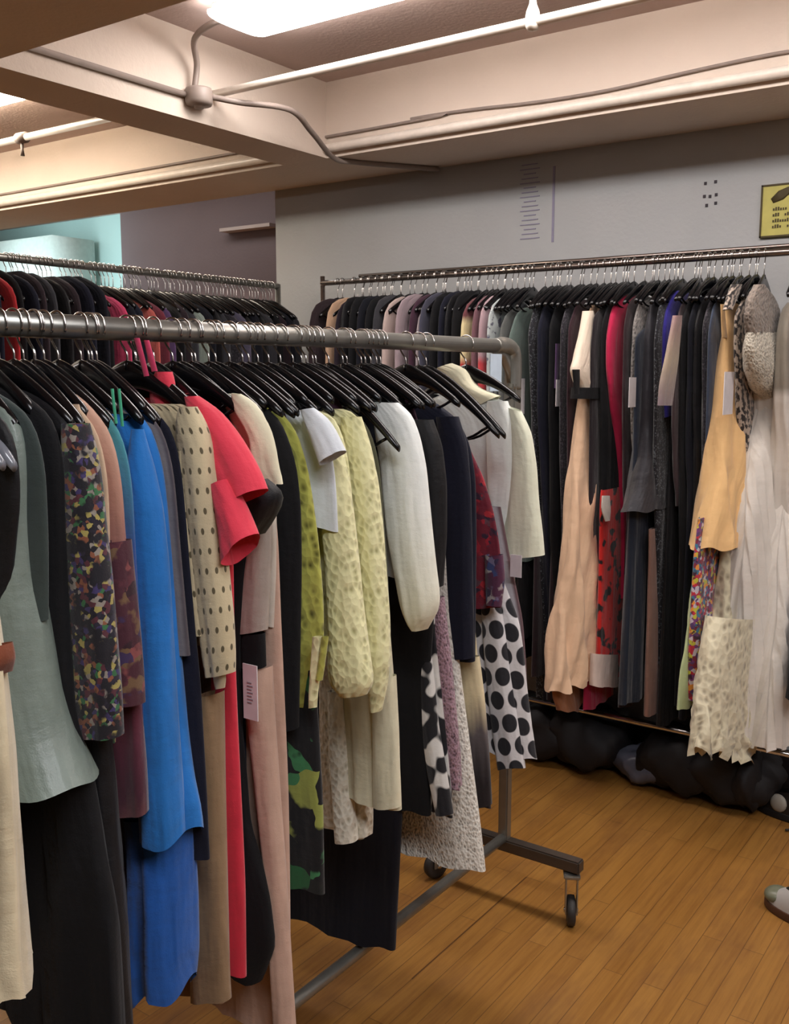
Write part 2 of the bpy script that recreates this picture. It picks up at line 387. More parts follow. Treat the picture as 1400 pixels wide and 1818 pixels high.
# ------------------------------------------------------------------ racks
M_rack = simple('rack_grey_steel', (150, 148, 142), .34, .75); M_rackd = simple('rack_dark_steel', (92, 84, 78), .4, .6)
M_chrome = simple('chrome_wire', (215, 212, 210), .2, 1.0); M_rubber = simple('castor_rubber', (48, 44, 42), .6)
M_railch = simple('dark_chrome_rail', (150, 138, 132), .22, .9)
XR, ZR, YP = -1.355, 1.683, 2.49
fr_ = empty('clothes_rack', (XR, 1.5, 0)); tag(fr_, 'heavy grey steel rolling clothes rack nearest the camera', 'clothes rack')
v, f = tube([(XR, .42, ZR), (XR, YP-.02, ZR)], .0195, 20); link('top_rail', v, f, M_rack, fr_)
g1 = tube(bez([(XR, YP-.09, ZR), (XR, YP-.03, ZR+.002), (XR, YP+.008, ZR-.012), (XR, YP+.018, ZR-.05), (XR, YP+.018, ZR-.12)], 8), [.0205]*4+[.023]*12+[.0245]*17, 16)
web = [(XR-.006, YP-.115, ZR-.012), (XR-.006, YP, ZR-.012), (XR-.006, YP, ZR-.12), (XR-.006, YP-.015, ZR-.075), (XR-.006, YP-.05, ZR-.035)]
wv = web+[(x+.012, y, z) for x, y, z in web]; wf = [tuple(range(5)), tuple(range(5, 10))[::-1]]+[(i, i+5, (i+1) % 5+5, (i+1) % 5) for i in range(5)]
v, f = join(g1, (wv, wf)); link('corner_elbow', v, f, M_rack, fr_)
v, f = box_geo(XR-.020, XR+.020, YP-.004, YP+.038, 1.05, ZR-.10, .006); link('upper_post', v, f, M_rack, fr_, False)
v, f = box_geo(XR-.0155, XR+.0155, YP-.002, YP+.029, .19, 1.07, .004); link('lower_post', v, f, M_rack, fr_, False)
v, f = box_geo(XR-.0155, XR+.0155, .42, .45, .19, ZR, .004); link('end_post', v, f, M_rack, fr_, False)
v, f = tube([(XR, .44, .205), (XR, YP+.01, .205)], .0155, 12); link('bottom_bar', v, f, M_rack, fr_)
for yy in (YP+.013, .435):
    v, f = box_geo(XR-.27, XR+.255, yy-.019, yy+.019, .166, .203, .004); link('foot_bar', v, f, M_rackd, fr_, False)
    for xx, a_ in ((XR+.225, .5), (XR-.24, -.3)):
        cst = empty('castor', (xx-XR, yy-1.5, 0)); cst.parent = fr_
        q = (xx, yy); ca, sa = math.cos(a_), math.sin(a_)
        def rot(g, q=q, ca=ca, sa=sa): return [(q[0]+x*ca-y*sa, q[1]+x*sa+y*ca, z) for x, y, z in g[0]], g[1]
        v, f = rot(join(box_geo(-.024, .024, -.028, .028, .148, .160, .003), box_geo(-.018, -.0145, -.028, .014, .04, .15), box_geo(.0145, .018, -.028, .014, .04, .15)))
        link('fork', v, f, M_rack, cst, False)
        v, f = rot(lathe([(.001, -.0125), (.034, -.0125), (.043, -.010), (.0445, 0), (.043, .010), (.034, .0125), (.001, .0125)], -.008, .0445, 24, 'x')); link('wheel', v, f, M_rubber, cst)
        v, f = rot(lathe([(.001, -.021), (.007, -.021), (.007, .021), (.001, .021)], -.008, .0445, 10, 'x')); link('axle', v, f, M_chrome, cst)
# pale size card taped to the top of the post
a = onX(874, 628, XR+.03); b = onX(893, 694, XR+.03)
v, f = box_geo(XR+.022, XR+.024, a[1], b[1], b[2], a[2]); o = link('size_card', v, f, simple('card_pale_blue', (196, 212, 228), .6), smooth=False)
tag(o, 'blank pale blue card hanging inside the top corner of the front rack', 'card')
# wall rack
YW, ZW = 3.50, 2.008
wr = empty('clothes_rack', (-1.4, YW, 0)); tag(wr, 'long thin-railed clothes rack along the back wall', 'clothes rack')
XL = onY(571, 505, YW)[0]
v, f = tube([(XL, YW, ZW), (.35, YW, ZW)], .0125, 12); link('top_rail', v, f, M_railch, wr)
v, f = tube([(XL+.16, YW+.07, ZW+.028), (.35, YW+.07, ZW+.028)], .0085, 10); link('rear_rail', v, f, M_railch, wr)
v, f = tube([(XL+.005, YW, ZW+.03), (XL+.005, YW, .0)], .011, 10); link('post', v, f, M_railch, wr)
v, f = tube([(.35, YW, ZW+.03), (.35, YW, .0)], .011, 10); link('post', v, f, M_railch, wr)
v, f = tube([(XL, YW, .276), (.35, YW, .276)], .0115, 10); link('bottom_bar', v, f, M_chrome, wr)
for xx in (XL, .35):
    v, f = tube([(xx, YW-.24, .03), (xx, YW+.24, .03)], .014, 10); link('foot_bar', v, f, M_railch, wr)
# back-left rack
XB, ZB = -3.3, 2.028
br = empty('clothes_rack', (XB, 2.3, 0)); tag(br, 'tall clothes rack packed with dark clothes at the back left', 'clothes rack')
YBE = onX(493, 512, XB)[1]
v, f = tube([(XB, .9, ZB), (XB, YBE, ZB)], .0145, 12); link('top_rail', v, f, M_rack, br)
v, f = tube([(XB, YBE, ZB+.01), (XB, YBE, .0)], .014, 10); link('post', v, f, M_rack, br)
v, f = tube([(XB, .9, ZB+.01), (XB, .9, .0)], .014, 10); link('post', v, f, M_rack, br)
for yy in (.9, YBE):
    v, f = tube([(XB-.25, yy, .03), (XB+.25, yy, .03)], .015, 10); link('foot_bar', v, f, M_rack, br)
# ------------------------------------------------------------------ hangers
M_hang = simple('black_plastic', (9, 9, 13), .26, 0, .5)
M_hangclear = simple('smoke_plastic', (120, 122, 130), .18, 0, .6)
def hanger_proto(rr, drop, mat, hw=.212, tipdrop=.105, name='clothes_hanger'):
    """origin on the rail's axis; arms along local x"""
    r = empty(name, (0, 0, 0))
    top = rr+.003; pts = []
    for i in range(11):
        a = math.radians(-25+i*20.5); pts.append((top*math.cos(a), 0, top*math.sin(a)))
    pts += [(-top*.62, 0, -top*.95), (-.004, 0, -top-.012), (0, 0, -top-.02), (0, 0, -drop-.012)]
    v, f = tube(bez(pts, 2), .0019, 6); link('hook', v, f, M_chrome, r)
    V, Fc = [], []
    n = 22; k = 10
    for i in range(n+1):
        u = -1+2*i/n; w = u*hw; au = abs(u)
        z = -drop-.006-tipdrop*(au**1.45)
        hh = .016*(1-au)**2+.010+.004*(au > .93); th = .0055+.0035*au
        if au > .999: hh *= .55; th *= .6
        for j in range(k):
            t = 2*PI*j/k; V.append((w, th*math.cos(t), z+hh*math.sin(t)-hh*.4))
    for i in range(n):
        for j in range(k):
            Fc.append((i*k+j, i*k+(j+1) % k, (i+1)*k+(j+1) % k, (i+1)*k+j))
    Fc.append(tuple(range(k))[::-1]); Fc.append(tuple(n*k+j for j in range(k)))
    link('shoulders', V, Fc, mat, r)
    # lower bar
    v, f = tube(bez([(-hw*.86, 0, -drop-.012-tipdrop*.86), (-hw*.5, 0, -drop-tipdrop-.02), (hw*.5, 0, -drop-tipdrop-.02), (hw*.86, 0, -drop-.012-tipdrop*.86)], 5), .0035, 6)
    link('trouser_bar', v, f, mat, r)
    v, f = lathe([(.001, -drop+.006), (.005, -drop+.004), (.007, -drop-.008), (.001, -drop-.012)], 0, 0, 10); link('neck', v, f, mat, r)
    return r
used = {}
def hanger(kind, x, y, z, rz, label, group, sc=None):
    if kind not in used:
        p = {'F': lambda: hanger_proto(.0205, .060, M_hang, .158, .078), 'S': lambda: hanger_proto(.0205, .060, M_hang, .135, .062), 'G': lambda: hanger_proto(.0205, .062, M_hangclear, .205, .12), 'L': lambda: hanger_proto(.0205, .062, M_hang, .222, .155),
             'W': lambda: hanger_proto(.0135, .075, M_hang, .165, .07), 'B': lambda: hanger_proto(.0155, .078, M_hang, .17, .075)}[kind]()
        used[kind] = p; o = p
    else: o = copy_tree(used[kind])
    o.location = (x, y, z); o.rotation_euler = (random.uniform(-.05, .05)*(kind == 'B'), random.uniform(-.03, .03), rz)
    tag(o, label, 'hanger', group); return o

# ------------------------------------------------------------------ cloth lofts
def resample(S, step, smooth=1):
    """S rows (wl, zl, wr, zr, th, ...) -> evenly spaced catmull rows"""
    d = [0]
    for a, b in zip(S, S[1:]):
        d.append(d[-1]+max(1e-5, .5*(math.hypot(a[0]-b[0], a[1]-b[1])+math.hypot(a[2]-b[2], a[3]-b[3]))))
    n = max(6, min(90, int(d[-1]/step))); out = []; j = 0
    for i in range(n+1):
        t = d[-1]*i/n
        while j < len(d)-2 and d[j+1] < t: j += 1
        u = (t-d[j])/(d[j+1]-d[j]); out.append([S[j][k]*(1-u)+S[j+1][k]*u for k in range(len(S[0]))])
    for _ in range(smooth):
        out = [out[0]]+[[.25*a+.5*b+.25*c for a, b, c in zip(out[i-1], out[i], out[i+1])] for i in range(1, n)]+[out[-1]]
    return out, d[-1]
def loft(frame, g, name, S, mat, parent, s0=0, fold=.006, wl=.09, pleat=0, pwl=.03, tilt=0, n=48, step=.02, hemwave=.004, cap=None, ruffle=0, v0=0, expo=.85, fstart=.12, smooth=1):
    """frame: 'F','W','B'; g: position along the rail"""
    rows, L = resample(S, step, smooth); N = len(rows)-1
    ph = random.uniform(0, 6.28); ph2 = random.uniform(0, 6.28); ph3 = random.uniform(0, 6.28)
    V, U = [], []; vd = v0; pm = None
    for i, (wl_, zl, wr, zr, th) in enumerate(rows):
        f = i/N; ff = max(0, (f-fstart)/(1-fstart)); fa = ff**.7
        cw, cz = (wl_+wr)/2, (zl+zr)/2; hx, hz = (wr-wl_)/2, (zr-zl)/2; hl = math.hypot(hx, hz)
        if pm: vd += math.hypot(cw-pm[0], cz-pm[1])
        pm = (cw, cz); per = 0; last = None; ring = []
        for j in range(n+1):
            t = 2*PI*j/n-PI  # starts at the far edge, near edge at t=0
            c, s = math.cos(t), math.sin(t)
            c_ = math.copysign(abs(c)**expo, c); s_ = math.copysign(abs(s)**expo, s)
            a = c_*hx; w = cw+a; z = cz+c_*hz; q = s_*th
            q += fa*fold*(math.sin(6.283*(c_*hl)/wl+ph+1.4*math.sin(z*3.1+ph2))+.45*math.sin(6.283*(c_*hl)/(wl*.41)+ph3-1.1*z))
            if fold: w += fa*fold*.9*math.sin(2.0*t+ph+z*5)*(abs(c) > .3)*abs(c)
            ring.append([w, q, z, c, s, c_])
        for j, r in enumerate(ring):
            if j: per += math.dist(r[:3], ring[j-1][:3])
            r.append(per)
        half = ring[n//2][6]
        for j in range(n):
            w, q, z, c, s, c_, pr = ring[j]; u = pr-half
            if pleat:
                a = pleat*(.35+.65*ff)*math.sin(6.283*u/pwl+.8*math.sin(z*4+ph))
                q += a*(1 if s > 0 else -1)*min(1, abs(s)*3); w += a*c*.8
            if ruffle:
                a = ruffle*ff**1.5*math.sin(6.283*u/.055+ph+3*math.sin(z*9)); q += a*s; w += a*c
            z += ff**2*tilt*(c_-1)+(ff**6)*hemwave*math.sin(6.283*u/.11+ph)
            V.append((w, q+s0, z)); U.append((u, vd))
    Fc = []
    for i in range(N):
        for j in range(n):
            k = (j+1) % n; Fc.append((i*n+j, (i+1)*n+j, (i+1)*n+k, i*n+k))
    if cap: # close the top with a shallow dished lid
        b = len(V); w0 = sum(v[0] for v in V[:n])/n; z0 = sum(v[2] for v in V[:n])/n
        V.append((w0, s0, z0-.004)); U.append((0, 0)); Fc += [(b, (j+1) % n, j) for j in range(n)][::-1]
    if frame == 'F': V = [(XR+w, g+s, z) for w, s, z in V]
    elif frame == 'B': V = [(XB+w, g+s, z) for w, s, z in V]
    else: V = [(g+s, YW-w, z) for w, s, z in V]
    # seam duplicates are skipped: u runs both ways from the near edge
    return link(name, V, Fc, mat, parent, True, U)
def rail_pos(frame, px, py, w):
    """where on the rail a garment hangs whose shoulder (w out from the rail) is seen at the pixel"""
    r = ray(px, py)
    if frame == 'F': return (XR+w)*r[1]/r[0]
    if frame == 'B': return (XB+w)*r[1]/r[0]
    return (YW-w)*r[0]/r[1]
def on_plane(frame, px, py, g):
    if frame == 'W': p = onX(px, py, g); return YW-p[1], p[2]
    p = onY(px, py, g); return p[0]-(XR if frame == 'F' else XB), p[2]
ZRAIL = {'F': ZR, 'W': ZW, 'B': ZB}
def lerp(a, b, t): return a+(b-a)*t
GN = {}
def garment(frame, sh, edge, name, label, cat, mat, w=.205, th=(.016, .03), group=None, far=None, farpos=None, top=True, w0=.06,
            body='body', extra=None, g=None, rise=None, hang=True, hk=None, **kw):
    if g is None: g = rail_pos(frame, sh[0], sh[1], w)
    sgn = 1 if frame in 'FB' else -1; zr = ZRAIL[frame]
    ys = [e[1] for e in edge]; y0, y1 = ys[0], ys[-1]
    S = []
    for px, py in edge:
        t = (py-y0)/max(1, y1-y0); tt = lerp(th[0], th[1], t**.6)
        ww, z = on_plane(frame, px, py, g+sgn*tt*.5)
        fw = -ww if far is None else (far if far < 0 else -min(ww, far))
        if farpos is not None: fw = min(farpos, ww-.03)
        S.append([fw, z, ww, z, tt])
    if top:
        a = S[0]; zt = a[1]+(rise if rise is not None else .28*max(0, a[2]-w0)+.01); zt = min(zt, zr-.075)
        T = []
        for k in (0, .35, .7):
            ww = lerp(w0, a[2], k); z = lerp(zt, a[1], k**1.6); T.append([-ww, z, ww, z, th[0]*(.55+.45*k)])
        S = T+S
    multi = bool(extra)
    tg = empty(name, ((XR, g, S[-1][1]) if frame == 'F' else (XB, g, S[-1][1]) if frame == 'B' else (g, YW, S[-1][1]))) if multi else None
    o = loft(frame, g, body if multi else name, S, mat, tg, **kw)
    root = tg if multi else o
    tag(root, label, cat, group)
    for e in (extra or []): e(frame, g, root)
    if hang:
        hlab = {'F': 'black plastic hanger packed on the front rack', 'W': 'black plastic hanger on the thin rail by the wall', 'B': 'black plastic hanger on the tall back-left rack'}[frame]
        hgr = {'F': 'hangers on the front rack', 'W': 'hangers on the wall rack', 'B': 'hangers on the back-left rack'}[frame]
        rz = random.uniform(-.12, .12)
        if frame == 'W': hanger('W', g, YW, ZW, -PI/2+rz, hlab, hgr)
        elif frame == 'B': hanger('B', XB, g, ZB, rz, hlab, hgr)
        else: hanger('F', XR, g, ZR, rz, hlab, hgr)
    return root
def panel(name, pairs, mat, th=.016, s0=0, label=None, **kw):
    """extra part: pairs of pixel points ((xl,yl),(xr,yr)) seen on the garment's plane; th may be a list"""
    def fn(frame, g, root):
        S = []; m = len(pairs)
        for i, (a, b) in enumerate(pairs):
            t = th[i] if isinstance(th, (list, tuple)) else th
            if frame == 'W': a, b = b, a
            wl_, zl = on_plane(frame, a[0], a[1], g+s0); wr, zr = on_plane(frame, b[0], b[1], g+s0)
            if frame == 'W': wl_ = max(wl_, -.28)
            S.append([wl_, zl, wr, zr, t])
        k = dict(fold=.002, wl=.05, n=28, fstart=.05, step=.015, hemwave=.002); k.update(kw)
        o = loft(frame, g, name, S, mat, root, s0=s0, **k)
        if label: o['label'] = label
    return fn
def row(ys, xl, xr): return [((a, y), (b, y)) for y, a, b in zip(ys, xl, xr)]
M_tag = simple('paper_tag', (225, 220, 224), .6); M_tagp = simple('tag_print', (150, 146, 152), .7)
def ptag(quad, s0=-.03, printed=False):
    """white paper tag; quad = (x0,y0,x1,y1) in the photo"""
    def fn(frame, g, root):
        x0, y0, x1, y1 = quad; a = on_plane(frame, x0, y0, g+s0); b = on_plane(frame, x1, y1, g+s0)
        w0_, w1 = min(a[0], b[0]), max(a[0], b[0]); z0, z1 = min(a[1], b[1]), max(a[1], b[1])
        def mk(w0_, w1, z0, z1, sa, sb):
            if frame == 'F': return box_geo(XR+w0_, XR+w1, g+sa, g+sb, z0, z1)
            return box_geo(g+sa, g+sb, YW-w1, YW-w0_, z0, z1)
        v, f = mk(w0_, w1, z0, z1, s0-.001, s0+.001)
        o = link('price_tag', v, f, M_tag, root, False); o['label'] = 'white paper price tag'
        if printed:
            e = -1 if frame == 'F' else 1; gs = []
            for i in range(7):
                zz = z0+(z1-z0)*(.3+.06*i); gs.append(mk(lerp(w0_, w1, .3), lerp(w0_, w1, .62+.08*(i % 2)), zz, zz+.0022, s0+e*.0012, s0+e*.0018))
            v, f = join(*gs); 
            me = link('printed_lines', v, f, M_tagp, None, False); w_ = Vector(me.location)-parent_world(o); me.parent = o; me.location = w_
    return fn
# ------------------------------------------------------------------ cloth materials
BLK = cloth(13, 13, 17, var=.1, sheen=.05); BLK2 = cloth(17, 16, 20, rough=.6, sheen=.05); NAVY = cloth(18, 20, 38, sheen=.08); NAVY2 = cloth(14, 16, 28, sheen=.06)
CREAM = cloth(214, 200, 168); CREAM2 = cloth(232, 226, 196); WHITE = cloth(238, 242, 240, var=.04); SAGE = cloth(126, 138, 130, rough=.42, sheen=0, spec=.5)
BLUE = cloth(34, 116, 196, var=.1); BLUED = cloth(30, 92, 178); CORAL = cloth(226, 62, 82, var=.06); RED = cloth(196, 32, 56)
TAN = cloth(196, 160, 138); BEIGE = cloth(206, 176, 148); TAUPE = cloth(178, 166, 158, rough=.4, sheen=0, spec=.5); BROWN = cloth(128, 96, 74)
PINKB = cloth(198, 164, 146); GREY = cloth(110, 108, 112); DGREY = cloth(52, 52, 58); MAUVE = cloth(136, 118, 128); PLUM = cloth(64, 34, 52)
TEAL = cloth(70, 130, 130); VIOL = cloth(52, 74, 132); GREEN = cloth(72, 176, 136)
FLORAL = print_mat('dark_floral_print', [(24,22,30),(30,26,40),(60,50,96),(84,42,52),(130,80,58),(160,148,84),(54,104,66),(140,132,124),(40,36,52),(26,22,28)], 135, (26,24,32), .45, 26)
FLORAL2 = print_mat('maroon_leaf_print', [(66,32,44),(90,44,54),(130,70,70),(60,44,80),(110,84,60),(50,26,36)], 55, (70,32,44), .5, 22)
MAROONT = blotch('mauve_rust_print', (132, 92, 88), (92, 44, 56), 20)
CROCHET = dots('crochet_knit', (200, 184, 150), (92, 82, 60), .016, .032, .17)
YLACE = lace('cream_yellow_lace', (176, 172, 118), (232, 228, 178), 80)
OLIVE = lace('olive_lace', (78, 76, 22), (176, 176, 84), 70)
PEARL = lace('pearl_lace', (176, 168, 146), (226, 220, 204), 95)
LEAF = print_mat('green_leaf_print', [(40,96,56),(18,20,24),(64,130,84),(22,26,26),(150,160,80),(18,20,24),(20,22,24)], 20, (16,17,22), .46, 12)
BW = blotch('white_black_print', (22, 22, 28), (214, 212, 208), 17, .5, (1, .8, 1), 1)
TWEED = lace('plum_tweed', (50, 30, 42), (158, 126, 138), 190)
BOUCLE = lace('silver_boucle', (140, 132, 122), (228, 224, 214), 170, depth=.003)
OMBRE = zgrad('cream_to_brown_dip_dye', [(0, (224, 208, 170)), (.10, (222, 206, 168)), (.19, (96, 88, 90)), (.26, (60, 54, 56)), (.31, (32, 24, 26)), (1, (34, 22, 24))], .10)
REDPR = print_mat('red_tangle_print', [(120,26,40),(160,34,50),(70,24,46),(90,60,70),(50,30,50),(170,40,50)], 55, (110,26,44), .5, 24)
BLUEPR = print_mat('blue_tangle_print', [(60,72,120),(90,40,70),(120,110,140),(170,160,160),(50,40,70)], 60, (84,44,70), .5, 24)
DOTM = dots('polka_dots', (214, 212, 214), (34, 34, 40), .050, .060, .40)
DKPR = print_mat('dark_speckle_print', [(24,22,30),(44,40,50),(30,28,36),(66,62,70),(24,22,28)], 200)

# ------------------------------------------------------------------ front rack, left to right
def F(*a, **k): return garment('F', *a, **k)
def below(sh, pts): return [sh]+pts
STRAPGRP = None
F(None, [(-60, 800), (-30, 900), (0, 1000), (18, 1100), (30, 1220), (40, 1340), (42, 1450), (50, 1580), (62, 1690), (74, 1760)], 'gown', 'long cream gown with a rust-brown patch at the left edge of the front rack', 'gown',
  CREAM, g=.66, th=(.02, .055), fold=.012, wl=.12, pleat=.006, pwl=.045, hemwave=.01, step=.02,
  extra=[panel('brown_patch', row((1150, 1175, 1205), (-34, -38, -34), (-14, -3, -14)), cloth(120, 60, 34), th=.034, s0=-.012, fold=0)])
F((38, 800), [(14, 742), (34, 775), (44, 830), (46, 900), (38, 960), (30, 1060), (26, 1200)], 'blouse', 'black blouse with glossy shoulder beside the sage satin dress', 'blouse', BLK2, th=(.018, .03), fold=.004)
F((70, 850), [(40, 742), (58, 775), (70, 840), (76, 920), (86, 1010), (104, 1110), (122, 1210), (142, 1290), (168, 1345), (187, 1378)], 'dress', 'sage green satin dress with a wide flaring hem', 'dress', SAGE,
  th=(.02, .10), fold=.006, wl=.2, tilt=.06, far=.3, n=64, hemwave=.003,)
F((86, 850), [(62, 742), (76, 775), (86, 840), (90, 950), (92, 1100)], 'cardigan', 'dark grey-green cardigan behind the sage satin dress', 'cardigan', cloth(58, 68, 66), th=(.014, .02), fold=.003)
F((122, 820), [(98, 738), (114, 775), (124, 830), (128, 930), (134, 1040), (144, 1150), (158, 1260), (175, 1340), (200, 1500), (225, 1640), (240, 1850)], 'gown', 'long black gown between the sage dress and the dark floral top', 'gown', BLK,
  th=(.018, .05), fold=.008, n=56)
F((160, 830), [(118, 735), (142, 770), (158, 830), (168, 950), (185, 1100), (205, 1300), (228, 1500), (252, 1650), (262, 1830)], 'gown', 'second long black gown reaching low under the floral top', 'gown', BLK2,
  th=(.016, .055), fold=.008, n=56)
F((188, 850), [(150, 742), (172, 785), (186, 840), (192, 920), (198, 1010), (206, 1110), (214, 1220), (219, 1308)], 'tunic', 'dark tunic printed with green, yellow and orange flowers', 'tunic', FLORAL,
  th=(.022, .045), fold=.005, hemwave=.006,
  extra=[panel('sleeve', row((752, 800, 860, 940, 1040, 1140, 1230, 1306), (118, 122, 126, 128, 130, 134, 138, 142), (150, 160, 168, 176, 190, 200, 208, 212)), FLORAL, th=[.018, .024, .026, .026, .026, .026, .028, .028], s0=-.03, n=32)])
F((204, 850), [(138, 722), (165, 742), (186, 785), (198, 840), (203, 900), (206, 980), (206, 1060)], 'blouse', 'beige blouse with a pale piped edge beside the floral tunic', 'blouse', BEIGE, th=(.012, .016), fold=.003, rise=.004, w0=.13)
F((224, 850), [(168, 722), (196, 755), (216, 810), (225, 870), (230, 950), (240, 1050), (250, 1150), (260, 1280), (270, 1380), (272, 1445)], 'dress', 'mauve to maroon printed dress hanging just left of the blue dress', 'dress',
  zgrad('tan_to_maroon_dye', [(0, (200, 160, 138)), (.18, (176, 128, 112)), (.3, (122, 66, 72)), (.5, (96, 42, 58)), (.62, (74, 34, 50)), (.78, (150, 100, 92)), (1, (140, 92, 84))], .12), th=(.016, .034), fold=.005,
  extra=[panel('print_layer', row((960, 1040, 1120, 1200, 1250), (190, 196, 204, 212, 216), (222, 230, 238, 244, 246)), FLORAL2, th=.022, s0=-.018)])
F((240, 850), [(190, 730), (214, 758), (232, 810), (241, 870), (246, 960), (252, 1060), (258, 1180), (262, 1300)], 'slip_dress', 'teal to violet slip dress with mint green shoulder straps', 'slip dress',
  zgrad('teal_to_violet_dye', [(0, (76, 150, 150)), (.1, (70, 130, 160)), (.2, (60, 88, 150)), (.4, (44, 56, 120)), (1, (26, 36, 90))], .05), th=(.010, .014), fold=.003, rise=.0, w0=.15, top=False,
  extra=[panel('strap', row((690, 720, 750), (197, 200, 204), (201, 204, 208)), GREEN, th=.002, fold=0, n=10),
         panel('strap', row((690, 720, 755), (209, 212, 215), (213, 216, 219)), GREEN, th=.002, fold=0, n=10, s0=.008)])
F((303, 850), [(262, 738), (282, 775), (298, 830), (306, 900), (314, 1000), (322, 1100), (330, 1200), (338, 1290), (350, 1370), (366, 1430), (370, 1470)], 'dress', 'bright blue dress with a deep armhole and frayed tiered hem', 'dress', BLUE,
  th=(.022, .052), fold=.006, wl=.16, tilt=.01, n=72, hemwave=.012, pleat=.0025, pwl=.07, rise=.002, w0=.13,
  extra=[panel('front_shoulder', row((762, 790, 830, 900, 1000, 1150, 1300, 1400, 1492), (236, 236, 234, 236, 240, 246, 252, 256, 262), (252, 256, 266, 280, 290, 298, 306, 312, 318)), BLUE, th=[.008, .014, .02, .024, .026, .028, .03, .032, .034], s0=-.034, n=40, hemwave=.008),
         panel('underskirt', row((1440, 1500, 1600, 1700, 1755), (236, 240, 244, 250, 258), (322, 326, 330, 332, 330)), BLUED, th=.05, s0=-.006, n=48, fold=.008, hemwave=.012, label='darker blue underskirt')])
F((318, 880), [(286, 752), (302, 790), (314, 850), (322, 930), (332, 1040), (342, 1160)], 'tunic', 'thin grey-brown striped tunic behind the blue dress', 'tunic', stripes('grey_mauve_stripes', (92, 84, 88), (128, 120, 118), 90, 0, .1), th=(.008, .012), fold=.002)
F((332, 880), [(304, 752), (318, 790), (328, 850), (338, 950), (350, 1080), (362, 1220), (372, 1400), (376, 1520)], 'dress', 'slim navy dress between the blue dress and the crochet cardigan', 'dress', NAVY, th=(.010, .02), fold=.004)
F((382, 830), [(352, 722), (368, 750), (380, 800), (386, 860), (392, 930), (398, 1010), (404, 1090), (404, 1140)], 'cardigan', 'beige crochet cardigan with long openwork sleeves', 'cardigan', CROCHET, th=(.02, .028), fold=.003, rise=.004, w0=.13,
  extra=[panel('sleeve', row((722, 745, 790, 860, 940, 1020, 1100, 1160, 1196), (322, 318, 322, 334, 342, 350, 358, 366, 372), (346, 358, 372, 382, 392, 400, 408, 412, 411)), CROCHET, th=[.012, .02, .026, .028, .028, .026, .026, .024, .022], s0=-.032, n=40),
         panel('tassel', row((1196, 1208, 1224), (380, 381, 384), (398, 398, 394)), CREAM, th=.008, s0=-.035, n=12),
         panel('inner_edge', row((800, 880, 960, 1050, 1130), (318, 322, 328, 336, 348), (330, 336, 344, 352, 362)), CROCHET, th=.008, s0=-.05, n=16)])
F((398, 900), [(372, 740), (384, 780), (394, 860), (398, 980), (398, 1120), (400, 1260), (402, 1400), (404, 1560), (406, 1700), (408, 1768)], 'trousers', 'wide tan-brown trousers hanging low left of the red dress', 'trousers', BROWN, th=(.010, .036), fold=.004, hemwave=.004,
  extra=[panel('leg', row((1230, 1350, 1480, 1620, 1740, 1772), (362, 352, 348, 345, 342, 343), (388, 392, 396, 400, 404, 406)), cloth(148, 120, 90), th=.024, s0=-.03, n=28)])
F((402, 800), [(322, 702), (352, 706), (378, 730), (398, 775), (412, 830), (420, 900), (424, 1000), (426, 1100), (430, 1220), (436, 1400), (441, 1560), (443, 1725)], 'coat_dress', 'coral red dress with stand collar and wide elbow sleeves', 'dress',
  zgrad('coral_cloth', [(0, (228, 64, 84)), (.4, (216, 50, 70)), (1, (196, 34, 56))], .05), th=(.016, .034), fold=.004, rise=.004, w0=.12,
  extra=[panel('collar', row((660, 672, 700, 722), (282, 272, 268, 272), (300, 306, 310, 318)), CORAL, th=.014, s0=-.01, fold=0),
         panel('ribbon', row((600, 630, 668), (238, 246, 256), (247, 255, 264)), cloth(214, 66, 104), th=.003, s0=-.04, fold=0, n=10), panel('ribbon', row((604, 632, 660), (256, 262, 270), (264, 272, 279)), cloth(214, 66, 104), th=.003, s0=-.03, fold=0, n=10),
         panel('sleeve', [((330, 704), (350, 703)), ((340, 735), (385, 728)), ((362, 775), (412, 765)), ((378, 815), (434, 800)), ((392, 860), (456, 840)), ((402, 902), (466, 868))], CORAL, th=[.01, .02, .027, .030, .032, .034], s0=-.022, n=40, hemwave=0),
         panel('sleeve', [((380, 862), (404, 850)), ((392, 905), (426, 890)), ((402, 952), (440, 925)), ((408, 1003), (450, 948))], CORAL, th=[.018, .026, .03, .032], s0=-.05, n=32, hemwave=0, label='lower far-side coral sleeve')])
F(None, [(276, 702), (302, 706), (318, 724), (318, 744)], 'scarf', 'folded slate-mauve cloth over the hanger beside the coral collar', 'scarf', cloth(104, 92, 98), g=1.235, th=(.008, .02), w0=.03, rise=.002, fold=0, hang=False)
F((460, 900), [(390, 740), (400, 775), (410, 830), (430, 890), (450, 950), (440, 1010), (432, 1150), (438, 1300), (456, 1450), (488, 1590), (497, 1680), (474, 1735)], 'dress', 'long black dress with rounded hem between the coral and cream garments', 'dress', BLK, th=(.014, .032), fold=.004,
  extra=[panel('sleeve', [((430, 865), (470, 850)), ((434, 905), (500, 876)), ((442, 940), (478, 925)), ((446, 952), (462, 948))], BLK2, th=[.02, .028, .026, .02], s0=-.03, n=28, hemwave=0)])
